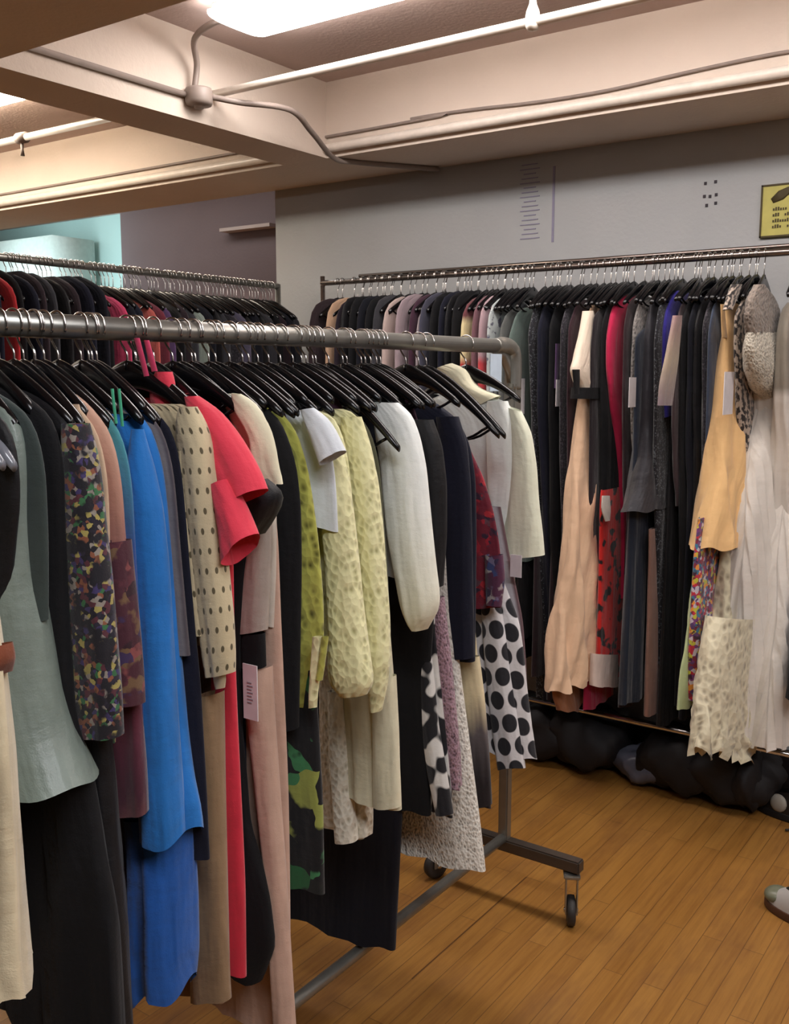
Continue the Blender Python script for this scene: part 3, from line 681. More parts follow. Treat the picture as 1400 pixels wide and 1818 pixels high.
F((492, 800), [(440, 702), (462, 716), (480, 745), (493, 790), (499, 850), (501, 930), (500, 1020), (496, 1110)], 'jacket', 'cream jacket with ruffled front over a taupe satin body', 'jacket', zgrad('cream_over_taupe', [(0, (236, 230, 208)), (.19, (232, 224, 204)), (.23, (196, 186, 174)), (1, (170, 158, 150))], .03), th=(.018, .032), fold=.004, rise=.003, w0=.12,
  extra=[panel('ruffle', [((412, 698), (426, 700)), ((414, 722), (446, 712)), ((426, 745), (462, 735)), ((446, 770), (476, 762)), ((452, 800), (484, 800)), ((448, 826), (488, 834)), ((470, 848), (494, 860))], CREAM2, th=[.006, .012, .016, .018, .018, .016, .008], s0=-.03, n=36, ruffle=.004, hemwave=0),
         panel('satin_front', row((930, 980, 1050, 1120), (446, 438, 430, 428), (476, 478, 474, 470)), TAUPE, th=.022, s0=-.026, n=28, label='shiny taupe satin front')])
F((500, 1000), [(478, 800), (490, 860), (498, 960), (502, 1100), (508, 1250), (514, 1400), (518, 1540), (522, 1680), (530, 1830)], 'trousers', 'pink-beige trousers with a black waistband and paper tag', 'trousers', PINKB, th=(.012, .03), fold=.005, wl=.14, n=56, top=False, far=.1,
  extra=[panel('waistband', row((1124, 1150, 1184), (428, 428, 428), (468, 469, 470)), BLK, th=.014, s0=-.036, fold=0, label='black waistband'),
         panel('leg', row((1184, 1300, 1420, 1560, 1700, 1830), (438, 448, 462, 478, 486, 492), (478, 484, 492, 502, 510, 518)), PINKB, th=.022, s0=-.024, n=36),
         ptag((431, 1177, 458, 1281), -.062, True)])
F((532, 830), [(500, 742), (516, 775), (530, 825), (538, 900), (540, 1000), (540, 1130), (540, 1290)], 'dress', 'black sleeveless dress just right of the cream jacket', 'dress', BLK, th=(.018, .03), fold=.004)
F((556, 860), [(515, 742), (535, 775), (552, 830), (562, 900), (572, 980), (580, 1060), (582, 1140), (578, 1190), (566, 1250)], 'cardigan', 'olive yellow lace cardigan with dangling front ties', 'cardigan', OLIVE, th=(.016, .026), fold=.004,
  extra=[panel('tie', row((1130, 1180, 1230, 1258), (556, 552, 549, 549), (570, 566, 561, 558)), YLACE, th=.007, s0=-.036, n=14),
         panel('tie', [((572, 1130), (582, 1130)), ((566, 1170), (576, 1172)), ((561, 1205), (570, 1210))], OLIVE, th=.006, s0=-.036, n=14)])
F((560, 1200), [(548, 850), (556, 1000), (564, 1150), (572, 1300), (578, 1420), (580, 1580)], 'dress', 'long black dress printed with green leaves under the olive cardigan', 'dress', LEAF, th=(.012, .028), fold=.003, top=False, far=.1)
F((588, 850), [(553, 730), (572, 742), (590, 790), (600, 850), (606, 940)], 'top', 'pale blue-white top with a short cuffed sleeve', 'top', cloth(222, 228, 234, var=.04), th=(.012, .018), fold=.002, rise=.002, w0=.13,
  extra=[panel('sleeve', [((534, 728), (556, 724)), ((545, 752), (578, 742)), ((556, 785), (594, 768)), ((570, 826), (608, 800))], cloth(222, 228, 234, var=.04), th=[.008, .018, .02, .022], s0=-.03, n=32, hemwave=0)])
F((622, 850), [(586, 732), (604, 750), (618, 795), (626, 860), (634, 940), (642, 1020), (648, 1100), (650, 1140)], 'blouse', 'cream-yellow lace blouse with full bell sleeves, left of its pair', 'blouse', YLACE, th=(.014, .022), fold=.003, rise=.002, w0=.13,
  extra=[panel('sleeve', row((800, 850, 920, 1000, 1070, 1130, 1180, 1215, 1234), (570, 570, 574, 580, 584, 586, 586, 590, 606), (606, 616, 624, 632, 638, 646, 654, 660, 648)), YLACE, th=[.016, .022, .026, .028, .03, .032, .034, .032, .02], s0=-.034, n=44, hemwave=0)])
F((662, 850), [(626, 728), (642, 742), (656, 785), (665, 850), (672, 930), (680, 1010), (686, 1100), (688, 1150)], 'blouse', 'cream-yellow lace blouse with tapering sleeve, right of its pair', 'blouse', YLACE, th=(.014, .02), fold=.003, rise=.002, w0=.13,
  extra=[panel('sleeve', row((740, 790, 860, 940, 1020, 1100, 1170, 1220, 1262), (606, 612, 622, 632, 640, 646, 652, 656, 662), (640, 655, 668, 676, 682, 688, 689, 684, 674)), YLACE, th=[.012, .02, .026, .028, .028, .028, .028, .024, .016], s0=-.026, n=44, hemwave=0)])
F((655, 1200), [(600, 900), (620, 1100), (638, 1250), (642, 1330), (645, 1420), (650, 1485)], 'leggings', 'pearl lace trousers, two narrow legs below the yellow lace blouses', 'trousers', PEARL, th=(.010, .016), fold=0, top=False, far=.02, g=1.655, hang=False,
  extra=[panel('leg', row((1225, 1290, 1350, 1410, 1462, 1492), (586, 588, 588, 594, 596, 598), (606, 614, 620, 622, 628, 630)), PEARL, th=[.02, .022, .026, .024, .024, .024], s0=-.035, n=32, label='nearer lace trouser leg'),
         panel('leg', row((1225, 1290, 1350, 1410, 1462, 1484), (630, 632, 632, 630, 628, 630), (650, 654, 656, 658, 660, 658)), PEARL, th=.02, s0=-.0, n=32)])
F((684, 850), [(645, 742), (662, 770), (676, 820), (682, 900), (690, 1000), (694, 1080)], 'blouse', 'dark olive-grey blouse showing one shoulder behind the yellow lace', 'blouse', cloth(92, 92, 74), th=(.010, .014), fold=.002)
F((700, 1000), [(664, 820), (680, 960), (692, 1080), (700, 1180), (708, 1290), (713, 1380), (715, 1434)], 'trousers', 'straight ivory trousers ending level below the lace blouses', 'trousers', CREAM2, th=(.014, .024), fold=.003, top=False, farpos=.07, hemwave=.001,
  extra=[panel('leg', row((1200, 1300, 1380, 1432), (664, 664, 664, 665), (700, 706, 708, 709)), CREAM2, th=.02, s0=-.018, n=28, hemwave=0)])
F((745, 830), [(688, 716), (710, 722), (732, 748), (746, 800), (752, 870), (756, 950), (762, 1030)], 'blouse', 'white blouse with a long full sleeve hanging over a black hanger', 'blouse', WHITE, th=(.014, .02), fold=.003, rise=.002, w0=.12,
  extra=[panel('sleeve', row((715, 735, 775, 830, 890, 950, 1010, 1060, 1090, 1118), (664, 664, 670, 680, 684, 692, 704, 712, 720, 734), (706, 728, 742, 752, 757, 762, 768, 775, 772, 754)), zgrad('white_to_cream', [(0, (240, 244, 242)), (.2, (238, 242, 238)), (.5, (224, 220, 194)), (1, (220, 214, 182))]), th=[.012, .024, .03, .034, .036, .038, .038, .036, .034, .02], s0=-.036, n=56, hemwave=0)])
F((740, 1100), [(680, 850), (700, 1000), (712, 1150), (722, 1300), (722, 1434), (718, 1560), (712, 1680)], 'skirt', 'long black skirt reaching lowest, under the ivory trousers', 'skirt', NAVY2, th=(.014, .04), fold=.006, wl=.2, top=False, g=1.79, far=-.33)
F((782, 840), [(722, 738), (748, 756), (770, 800), (782, 860), (784, 960), (778, 1080), (770, 1200), (768, 1320), (768, 1440)], 'dress', 'black dress with soft shoulders right of the white blouse', 'dress', BLK, th=(.020, .034), fold=.004,
  extra=[panel('sleeve', row((745, 790, 860, 950, 1040), (735, 748, 756, 762, 768), (766, 782, 790, 790, 784)), BLK2, th=.02, s0=-.03, n=28)])
F((790, 900), [(768, 820), (776, 900), (776, 1000), (776, 1120), (786, 1220), (796, 1320), (804, 1400), (806, 1446)], 'dress', 'white and black abstract print dress, its lower half showing', 'dress', BW, th=(.014, .022), fold=.003, top=False, far=.15,
  extra=[panel('front_fold', row((1120, 1200, 1290, 1370, 1446), (730, 740, 748, 758, 774), (758, 768, 776, 790, 802)), BW, th=.016, s0=-.02, n=28)])
F((806, 900), [(778, 820), (780, 940), (782, 1040), (790, 1140), (800, 1240), (812, 1330), (820, 1400)], 'jacket', 'plum and mauve tweed sleeve of a jacket beside the navy dress', 'jacket', TWEED, th=(.014, .02), fold=.002, top=False, far=.15,
  extra=[panel('sleeve', row((1060, 1110, 1180, 1260, 1340, 1398), (762, 756, 766, 774, 784, 796), (786, 792, 800, 808, 816, 818)), TWEED, th=.018, s0=-.02, n=28)])
F((836, 1100), [(800, 860), (806, 1000), (816, 1140), (830, 1260), (842, 1360), (854, 1450), (866, 1540)], 'skirt', 'silver-white boucle skirt with a flared hem, lowest near the post', 'skirt', BOUCLE, th=(.014, .042), fold=.004, wl=.15, top=False, far=.2, tilt=-.004, g=1.93, hang=False, n=56)
F((848, 880), [(792, 726), (818, 745), (838, 790), (848, 850), (850, 950), (850, 1060), (850, 1172)], 'dress', 'dark navy sleeveless dress hanging straight, hem above the dip-dyed skirt', 'dress', NAVY, th=(.022, .036), fold=.003, hemwave=.001,
  extra=[panel('sleeve', row((740, 790, 860, 950, 1060, 1168), (776, 780, 784, 788, 792, 796), (812, 828, 834, 836, 838, 840)), NAVY, th=.02, s0=-.03, n=28, hemwave=0)])
F((862, 1150), [(838, 1000), (844, 1100), (850, 1170), (860, 1260), (870, 1350), (877, 1432)], 'skirt', 'skirt dip-dyed from cream through grey to dark brown', 'skirt', OMBRE, th=(.012, .024), fold=.003, top=False, far=.15, g=2.02, hang=False, v0=-.13,
  extra=[panel('front_fold', row((1165, 1240, 1330, 1430), (806, 815, 832, 848), (850, 860, 868, 872)), OMBRE, th=.014, s0=-.018, n=28)])
F((884, 870), [(838, 800), (862, 850), (876, 900), (888, 960), (894, 1020), (892, 1080)], 'blouse', 'red and blue tangled print blouse behind the last white jacket', 'blouse', REDPR, th=(.014, .022), fold=.003, top=False, hang=False,
  extra=[panel('lower_band', row((985, 1030, 1075), (862, 862, 864), (892, 896, 890)), BLUEPR, th=.014, s0=-.018, n=24)])
F((900, 1100), [(874, 900), (886, 1000), (905, 1050), (925, 1100), (934, 1160), (940, 1220), (950, 1290), (959, 1345)], 'dress', 'white dress covered in large black dots, next to the rack post', 'dress', DOTM, th=(.016, .045), fold=.005, wl=.15, top=False, far=.15, g=2.13, hang=False, n=56, hemwave=.008,
  extra=[panel('sleeve', row((1065, 1120, 1200, 1280, 1362), (856, 858, 864, 872, 884), (886, 896, 906, 918, 930)), DOTM, th=.022, s0=-.024, n=32, hemwave=.004)])
F((922, 1050), [(890, 900), (905, 980), (918, 1040), (930, 1100), (936, 1180), (938, 1230)], 'trousers', 'mauve-brown and grey trousers with a tag below the white jacket', 'trousers', stripes('mauve_grey_wide_stripes', (112, 88, 92), (176, 172, 178), 60, 0, .05), th=(.008, .012), fold=.001, top=False, far=.1, g=2.17, hang=False,
  extra=[ptag((906, 984, 925, 1026), -.03)])
WHJ = cloth(240, 245, 240, var=.03)
F((946, 850), [(868, 702), (900, 712), (926, 738), (940, 780), (949, 840), (954, 900), (956, 950)], 'jacket', 'white jacket with turned-up collar at the far end of the front rack', 'jacket', WHJ, th=(.022, .034), fold=.004, rise=.002, w0=.1, hemwave=.002,
  extra=[panel('collar', [((776, 654), (802, 645)), ((782, 662), (826, 654)), ((794, 686), (838, 678)), ((815, 706), (856, 692)), ((845, 724), (888, 703))], CREAM2, th=[.012, .022, .026, .024, .018], s0=-.012, fold=0, n=32, hemwave=0),
         panel('front', row((712, 750, 800, 860, 920, 965), (866, 864, 866, 868, 876, 884), (900, 912, 916, 918, 908, 892)), WHJ, th=[.016, .022, .024, .024, .02, .012], s0=-.038, n=36, hemwave=0),
         panel('sleeve', [((902, 722), (924, 730)), ((910, 770), (942, 770)), ((912, 820), (950, 830)), ((906, 870), (953, 880)), ((896, 930), (958, 930)), ((886, 990), (963, 986))], cloth(226, 228, 206, var=.04), th=[.014, .024, .03, .032, .034, .034], s0=-.03, n=40, hemwave=0)])
# added dark filler garments that darken the gaps between the others
rf = random.Random(3); yy = .80; taken = sorted(o.location[1] for o in COL.objects if o.parent is None and o.get('category') not in (None, 'hanger') and abs(o.location[0]-XR) < .3)
k = 0
for i in range(17):
    gY = .80+i*(1.86-.80)/16
    gg = min(taken, key=lambda q: abs(q-gY)); gY += .012 if gY >= gg else -.012
    hw = rf.uniform(.12, .145); zt = 1.56; zb = rf.uniform(.55, .95) if gY < 1.3 else rf.uniform(1.0, 1.15)
    m = rf.choice([BLK, BLK2, NAVY, NAVY2, PLUM, DGREY])
    S = [(-.06, zt+.03, .06, zt+.03, .006), (-hw, zt-.03, hw, zt-.03, .009), (-hw, zt-.2, hw, zt-.2, .011), (-hw, zb, hw, zb, .012)]
    o = loft('F', gY, 'dress', S, m, None, n=24, step=.06, fold=.002)
    tag(o, 'plain dark dress squeezed between others on the front rack', 'dress', 'dark dresses squeezed on the front rack')
    h = hanger('S', XR, gY, ZR, rf.uniform(-.1, .1), 'black plastic hanger packed on the front rack', 'hangers on the front rack')
for px, py, w_, lab in ((712, 800, .222, 'large black hanger standing out in front of the white full-sleeved blouse'), (880, 778, .215, 'upper black hanger tip lying over the last white jacket'), (893, 764, .215, 'furthest black hanger lying over the last white jacket')):
    hanger('L', XR, rail_pos('F', px, py, w_)-.01, ZR, 0, lab, None)
for i, gY in enumerate((.70, .735, .765)):
    hanger('G', XR, gY, ZR, .12-.06*i, 'smoky clear hanger at the left end of the front rack', 'smoky hangers at the left end of the front rack')

# ------------------------------------------------------------------ wall rack
def W(*a, **k): return garment('W', *a, **k)
GOLD = cloth(232, 190, 134, var=.05); TANM = cloth(226, 190, 158, var=.06); CRIM = cloth(190, 28, 74)
CREAMW = cloth(236, 220, 200, var=.05); CHAR = cloth(42, 40, 46, rough=.45); TWG = lace('grey_tweed', (70, 66, 66), (140, 134, 130), 120)
ANIMAL = blotch('animal_print', (40, 34, 34), (176, 160, 146), 60, .5, (1, .7, 1), 2, .03)
REDB = blotch('red_black_white_print', (206, 34, 30), (30, 20, 24), 16, .56, (1, .9, 1), 2)
MULTI = print_mat('bright_patchwork_print', [(190,40,60),(120,60,120),(196,190,60),(230,150,60),(200,190,200),(60,120,150),(130,40,60),(90,60,110)], 75, (60,30,50), .42, 30)
PALEPR = blotch('pale_dotted_print', (92, 92, 108), (176, 184, 184), 34, .42, (1, 1, 1), 2, .03)
REDW = print_mat('red_white_print', [(176,40,52),(206,180,176),(190,60,60),(120,30,44),(214,200,190)], 60)
SPARK = lace('silver_sequin_lace', (110, 98, 84), (206, 198, 182), 160, .5); BLACE = lace('brown_lace', (64, 56, 52), (140, 128, 118), 110)
PLEATW = cloth(222, 216, 208, var=.03); RUFF = lace('ivory_openwork', (150, 138, 116), (222, 214, 186), 46); SEQ = print_mat('black_sequins', [(20,20,28),(28,26,36),(84,88,94),(18,18,24),(22,22,30),(16,16,22)], 240)
left_specs = [ # px of the shoulder edge, y of the shoulder, material, label, bottom y, kind
 (547, 560, cloth(40, 26, 32), 'dark brown jacket at the left end of the wall rack', 900, 'jacket'),
 (577, 556, cloth(190, 156, 128), 'tan jacket near the left end of the wall rack', 900, 'jacket'),
 (593, 560, cloth(34, 22, 34), 'plum-black jacket right of the tan jacket on the wall rack', 900, 'jacket'),
 (604, 545, BLK2, None, 900, 'jacket'), (618, 545, BLK, None, 900, 'jacket'), (632, 548, NAVY2, None, 900, 'jacket'), (646, 550, BLK, None, 900, 'jacket'), (660, 550, DGREY, None, 900, 'jacket'),
 (677, 560, cloth(190, 170, 164), 'beige-mauve jacket showing its shoulder above the front rail', 940, 'jacket'),
 (700, 552, cloth(160, 142, 148), 'greyish mauve jacket beside the beige-mauve one', 940, 'jacket'),
 (724, 556, PLUM, 'narrow plum jacket between mauve and dark grey', 900, 'jacket'),
 (737, 568, cloth(160, 148, 152), 'thin pale mauve blouse edging the dark grey jacket', 900, 'blouse'),
 (742, 552, cloth(66, 66, 82), 'dark slate grey jacket with a rounded shoulder', 900, 'jacket'),
 (762, 545, BLK, None, 900, 'jacket'), (776, 545, NAVY, None, 900, 'jacket'), (788, 545, BLK2, None, 900, 'jacket'), (800, 545, BLK, None, 900, 'jacket'),
 (816, 560, zgrad('maroon_cream_red', [(0, (110, 66, 70)), (.08, (104, 52, 58)), (.11, (222, 206, 158)), (.24, (224, 208, 160)), (.27, (176, 44, 44)), (.4, (190, 60, 50)), (1, (160, 90, 60))], .03), 'dress banded maroon, cream and red above the front rail', 900, 'dress'),
 (836, 556, cloth(120, 84, 92), 'dusty maroon blouse behind the banded dress', 900, 'blouse'),
 (848, 556, zgrad('mauve_over_red', [(0, (176, 150, 156)), (.24, (170, 140, 146)), (.27, (188, 60, 66)), (1, (180, 50, 60))], .02), 'blouse dusty pink above and red below near the rack corner', 900, 'blouse'),
 (862, 560, PALEPR, 'pale grey-blue dotted blouse by the front rack corner', 780, 'blouse'),
 (884, 580, cloth(96, 98, 96), 'mid grey blouse just behind the front rack corner', 900, 'blouse'),
]
for px, py, m, lab, yb, kind in left_specs:
    lab2 = lab or 'plain black jacket on the left half of the wall rack'
    W((px, py), [(px+6, py-18), (px, py+4), (px-2, py+60), (px-2, yb)], kind, lab2, kind, m, th=(.012, .02), fold=.003, n=32, step=.05, group=None if lab else 'black jackets on the wall rack')
W((900, 600), [(912, 560), (900, 600), (898, 700), (900, 800), (905, 1000)], 'dress', 'sheer grey-green dress right of the front rack corner', 'dress', cloth(96, 112, 106), th=(.014, .024), fold=.004,
  extra=[ptag((920, 672, 930, 735), .03)])
W((934, 600), [(946, 540), (934, 590), (938, 700), (944, 850), (950, 1000), (955, 1120), (958, 1240)], 'gown', 'black gown with sequinned shoulder right of the front rack post', 'gown', SEQ, th=(.018, .03), fold=.004)
W((948, 600), [(962, 540), (950, 585), (950, 700), (956, 850), (962, 1000), (968, 1120), (970, 1250)], 'gown', 'long midnight navy gown left of the tan maxi dress', 'gown', NAVY, th=(.016, .028), fold=.006, pleat=.003, pwl=.04)
W((968, 600), [(984, 540), (972, 580), (970, 700), (974, 850), (976, 1000), (978, 1250)], 'gown', 'long black gown with a white tag, left of the tan maxi dress', 'gown', BLK, th=(.016, .026), fold=.005,
  extra=[ptag((987, 674, 999, 721), .028), panel('purple_stripe', row((610, 650, 690), (986, 985, 984), (994, 993, 990)), cloth(84, 58, 96), th=.004, s0=.02, fold=0, n=10)])
W((990, 600), [(1002, 545), (992, 580), (990, 700), (992, 850), (994, 1100)], 'dress', 'charcoal speckled dress just left of the tan maxi dress', 'dress', DKPR, th=(.014, .02), fold=.003)
W((1004, 600), [(1018, 545), (1006, 580), (1003, 700), (1004, 850), (1004, 1100), (1000, 1260)], 'dress', 'dark wine dress hidden behind the tan maxi dress', 'dress', cloth(52, 26, 36), th=(.012, .02), fold=.003)
W((1028, 600), [(1042, 556), (1034, 590), (1028, 640), (1022, 700), (1014, 780), (1004, 860), (993, 950), (983, 1040), (973, 1130), (962, 1210), (960, 1226)], 'maxi_dress', 'tan pleated maxi dress with cream top and black waist band', 'dress', TANM,
  th=(.014, .075), fold=.012, wl=.11, pleat=.008, pwl=.075, n=96, hemwave=.01, rise=.03, w0=.10,
  extra=[panel('cape_top', [((1040, 552), (1046, 552)), ((1034, 580), (1056, 580)), ((1027, 612), (1058, 612)), ((1020, 640), (1060, 645)), ((1014, 656), (1061, 668)), ((1028, 690), (1061, 700))], CREAMW, th=[.02, .024, .026, .028, .03, .03], s0=.014, n=36, hemwave=0, label='cream upper part'),
         panel('waist_band', row((688, 698, 708), (1024, 1023, 1022), (1058, 1058, 1058)), BLK, th=.044, s0=.014, fold=0, n=36, hemwave=0),
         panel('sleeve_trim', row((656, 675, 700), (1016, 1018, 1019), (1028, 1028, 1027)), BLK, th=.006, s0=.035, fold=0, hemwave=0),
         panel('underskirt', row((1200, 1235, 1262), (978, 982, 990), (1036, 1034, 1024)), cloth(150, 96, 62), th=.02, s0=-.012, hemwave=.003, label='brown underskirt hem')])
W((1046, 700), [(1052, 560), (1046, 620), (1044, 800), (1042, 1000), (1036, 1180), (1034, 1262)], 'gown', 'long gown with magenta hem showing below the tan maxi dress', 'gown', zgrad('black_to_magenta', [(0, (26, 18, 24)), (.88, (30, 16, 24)), (.93, (160, 22, 66)), (1, (160, 22, 66))]), th=(.010, .016), fold=.003, far=.1, hemwave=.004)
W((1062, 600), [(1074, 545), (1064, 580), (1062, 700), (1062, 850), (1062, 890)], 'blouse', 'black blouse between the tan maxi and the crimson dress', 'blouse', BLK, th=(.014, .02), fold=.003)
W((1066, 650), [(1064, 870), (1062, 885), (1060, 960), (1057, 1050), (1054, 1130), (1052, 1216)], 'dress', 'red, black and white printed dress, its skirt showing below', 'dress', REDB, th=(.014, .026), fold=.004, far=.22, top=False,
  extra=[panel('hem_band', row((1160, 1190, 1218), (1052, 1051, 1050), (1092, 1093, 1094)), cloth(226, 206, 196), th=.03, s0=.002, n=28, label='white hem'),
         panel('white_motif', row((880, 905, 925), (1068, 1066, 1074), (1082, 1084, 1082)), cloth(220, 210, 200), th=.004, s0=.034, fold=0, n=12)])
W((1072, 600), [(1094, 526), (1080, 555), (1072, 600), (1071, 650), (1076, 700), (1084, 760), (1090, 840), (1092, 920), (1092, 980), (1090, 1060)], 'dress', 'crimson dress with a full shoulder right of the tan maxi dress', 'dress', CRIM, th=(.022, .026), fold=.005, n=56, far=.18)
W((1102, 600), [(1112, 540), (1104, 580), (1100, 700), (1104, 850), (1106, 900)], 'blouse', 'dark brown blouse beside the crimson dress', 'blouse', cloth(46, 30, 34), th=(.012, .018), fold=.003)
W((1116, 600), [(1130, 540), (1120, 575), (1116, 660), (1118, 760), (1122, 880)], 'cardigan', 'grey tweed cardigan with a pale tag right of the crimson dress', 'cardigan', TWG, th=(.014, .02), fold=.003, extra=[ptag((1117, 670, 1133, 722), .026)])
W((1120, 800), [(1124, 600), (1118, 800), (1108, 950), (1102, 1100), (1096, 1250)], 'gown', 'long blue-black gown under the flared charcoal peplum', 'gown', cloth(22, 30, 46), th=(.016, .034), fold=.008, n=56)
W((1136, 650), [(1150, 540), (1140, 590), (1134, 660), (1128, 740), (1120, 810), (1108, 870), (1097, 908)], 'blouse', 'charcoal satin peplum blouse with a wide flaring hem', 'blouse', CHAR, th=(.018, .07), fold=.006, wl=.14, tilt=.0, n=56, far=.26)
W((1152, 700), [(1149, 940), (1148, 1000), (1146, 1100), (1142, 1200), (1140, 1272)], 'gown', 'slim tan-brown gown trailing between black dresses', 'gown', cloth(140, 104, 92), th=(.010, .02), fold=.003, n=32, top=False)
W((1158, 700), [(1166, 545), (1158, 600), (1156, 800), (1160, 1000), (1160, 1180)], 'dress', 'black beaded dress beneath the indigo blouse', 'dress', SEQ, th=(.014, .022), fold=.003)
W((1172, 570), [(1190, 525), (1180, 545), (1173, 580), (1172, 660), (1174, 740)], 'blouse', 'indigo blue blouse showing a bright shoulder', 'blouse', cloth(44, 36, 130), th=(.016, .022), fold=.003)
W((1192, 620), [(1204, 545), (1194, 590), (1190, 680), (1190, 760), (1196, 900)], 'jacket', 'taupe sleeved jacket right of the indigo blouse', 'jacket', cloth(60, 46, 50), th=(.012, .018), fold=.003,
  extra=[panel('sleeve', row((560, 600, 640, 680, 720), (1196, 1188, 1180, 1172, 1168), (1208, 1206, 1202, 1196, 1190)), zgrad('taupe_sleeve', [(0, (150, 120, 120)), (.15, (156, 140, 120)), (.3, (120, 104, 108)), (1, (120, 104, 108))]), th=.011, s0=.024, n=24, hemwave=0)])
for (a, m, lab, yb) in ((1204, BLK, 'plain black gown right of the taupe sleeve', 1255), (1216, NAVY2, 'dark navy gown in the black group on the wall rack', 1250), (1228, BLK2, 'black satin gown in the middle of the black group on the wall rack', 1240), (1242, DKPR, 'black dress with fine pale specks left of the gold blouse', 1100)):
    W((a, 600), [(a+12, 540), (a+2, 575), (a, 700), (a, 850), (a-2, 1000), (a-4, yb-60), (a-6, yb)], 'gown', lab, 'gown', m, th=(.014, .026), fold=.006, n=44)
W((1252, 600), [(1262, 545), (1254, 590), (1252, 700), (1246, 900), (1216, 1100), (1204, 1200), (1200, 1262)], 'dress', 'dress with pale green and blue panels low between black and patchwork', 'dress', zgrad('green_blue_panels', [(0, (60, 70, 90)), (.9, (50, 60, 80)), (1.0, (120, 150, 150)), (1.2, (186, 200, 150))], .1), th=(.012, .02), fold=.004)
W((1262, 620), [(1236, 920), (1228, 985), (1222, 1080), (1218, 1160), (1216, 1244)], 'dress', 'multicoloured patchwork print dress below the gold blouse', 'dress', MULTI, top=False, th=(.014, .03), fold=.005, n=56, far=.16, hemwave=.003)
W((1273, 620), [(1284, 560), (1278, 600), (1272, 650), (1264, 720), (1254, 790), (1243, 860), (1233, 920), (1224, 974)], 'blouse', 'gold peach flared sleeveless blouse', 'blouse', GOLD, th=(.012, .085), fold=.012, wl=.13, n=80, pleat=.004, pwl=.09, hemwave=.008, rise=.05, w0=.14, far=.29,
  extra=[panel('strap', row((540, 570, 600), (1279, 1280, 1281), (1285, 1287, 1290)), GOLD, th=.004, s0=.006, fold=0, n=10), ptag((1286, 660, 1299, 735), .05)])
W((1290, 640), [(1284, 930), (1276, 990), (1268, 1060), (1262, 1112)], 'blouse', 'ivory openwork tiered blouse under the gold blouse', 'blouse', RUFF, top=False, th=(.03, .06), fold=.01, n=72, far=.25, ruffle=.008, hemwave=.01,
  extra=[panel('tier', row((1095, 1150, 1220, 1290, 1335), (1268, 1258, 1250, 1242, 1238), (1345, 1346, 1348, 1350, 1350)), RUFF, th=.07, s0=.03, n=72, fold=.01, ruffle=.012, hemwave=.02, label='long tiered openwork skirt')])
W((1302, 620), [(1312, 535), (1300, 560), (1299, 640), (1305, 740), (1312, 850), (1318, 950), (1320, 1040)], 'dress', 'brown and white animal print dress left of the white pleated gown', 'dress', ANIMAL, th=(.018, .026), fold=.004, n=56,
  extra=[panel('sleeve', row((505, 525, 550), (1300, 1292, 1286), (1314, 1308, 1296)), ANIMAL, th=.012, s0=.012, fold=0, n=20)])
W((1318, 620), [(1332, 545), (1322, 580), (1320, 650), (1326, 700), (1330, 800), (1330, 900), (1326, 1000), (1320, 1100), (1314, 1200), (1308, 1282)], 'gown', 'white pleated gown with a silver beaded bodice', 'gown', PLEATW, th=(.04, .09), fold=.012, wl=.12, pleat=.008, pwl=.036, n=220, hemwave=.01, rise=.01, w0=.12, far=.28, step=.025,
  extra=[panel('bodice', row((590, 620, 655, 690, 712), (1328, 1326, 1330, 1342, 1362), (1400, 1420, 1430, 1430, 1420)), SPARK, th=[.03, .045, .05, .045, .03], s0=.03, n=48, hemwave=0, fold=.003, label='silver grey beaded bodice'),
         panel('yoke', row((505, 530, 560, 592), (1342, 1328, 1324, 1328), (1352, 1372, 1380, 1380)), BLACE, th=[.014, .022, .028, .028], s0=.03, n=40, hemwave=0, fold=.003, label='brown lace yoke')])
W((1376, 640), [(1390, 545), (1380, 580), (1376, 660), (1376, 800), (1374, 950), (1368, 1150), (1362, 1296)], 'gown', 'second white pleated gown cut off by the right frame edge', 'gown', zgrad('grey_lace_over_white', [(0, (132, 124, 112)), (.28, (150, 142, 130)), (.31, (222, 216, 208)), (1, (222, 216, 208))]), th=(.03, .07), fold=.010, wl=.12, pleat=.006, pwl=.036, n=150, hemwave=.01, far=.26, step=.03)
W((1440, 640), [(1452, 545), (1442, 580), (1440, 700), (1440, 1200)], 'gown', 'black gown on the wall rack beyond the white gowns', 'gown', BLK, th=(.02, .04), fold=.008, n=48)
# extra hangers seen edge-on along the wall rail
rw = random.Random(11)
for i in range(34):
    x = -2.75+i*(2.72-.92)/33+rw.uniform(-.012, .012)
    hanger('W', x, YW, ZW, -PI/2+rw.uniform(-.12, .12), 'black plastic hanger on the thin rail by the wall', 'hangers on the wall rack')
# added dark gowns behind the others, filling in the shade towards the wall
for i in range(14):
    x = -2.05+i*.075; zt = 1.86; zb = rw.uniform(.30, .55); m = rw.choice([BLK, BLK2, NAVY2, cloth(40, 24, 32)])
    S = [(-.2, zt, .05, zt, .01), (-.24, zt-.15, .10, zt-.15, .014), (-.25, zb, .10, zb, .02)]
    o = loft('W', x+.02, 'gown', S, m, None, n=28, step=.08, fold=.004)
    tag(o, 'dark gown pushed towards the wall behind the front ones on the wall rack', 'gown', 'dark gowns deep on the wall rack')

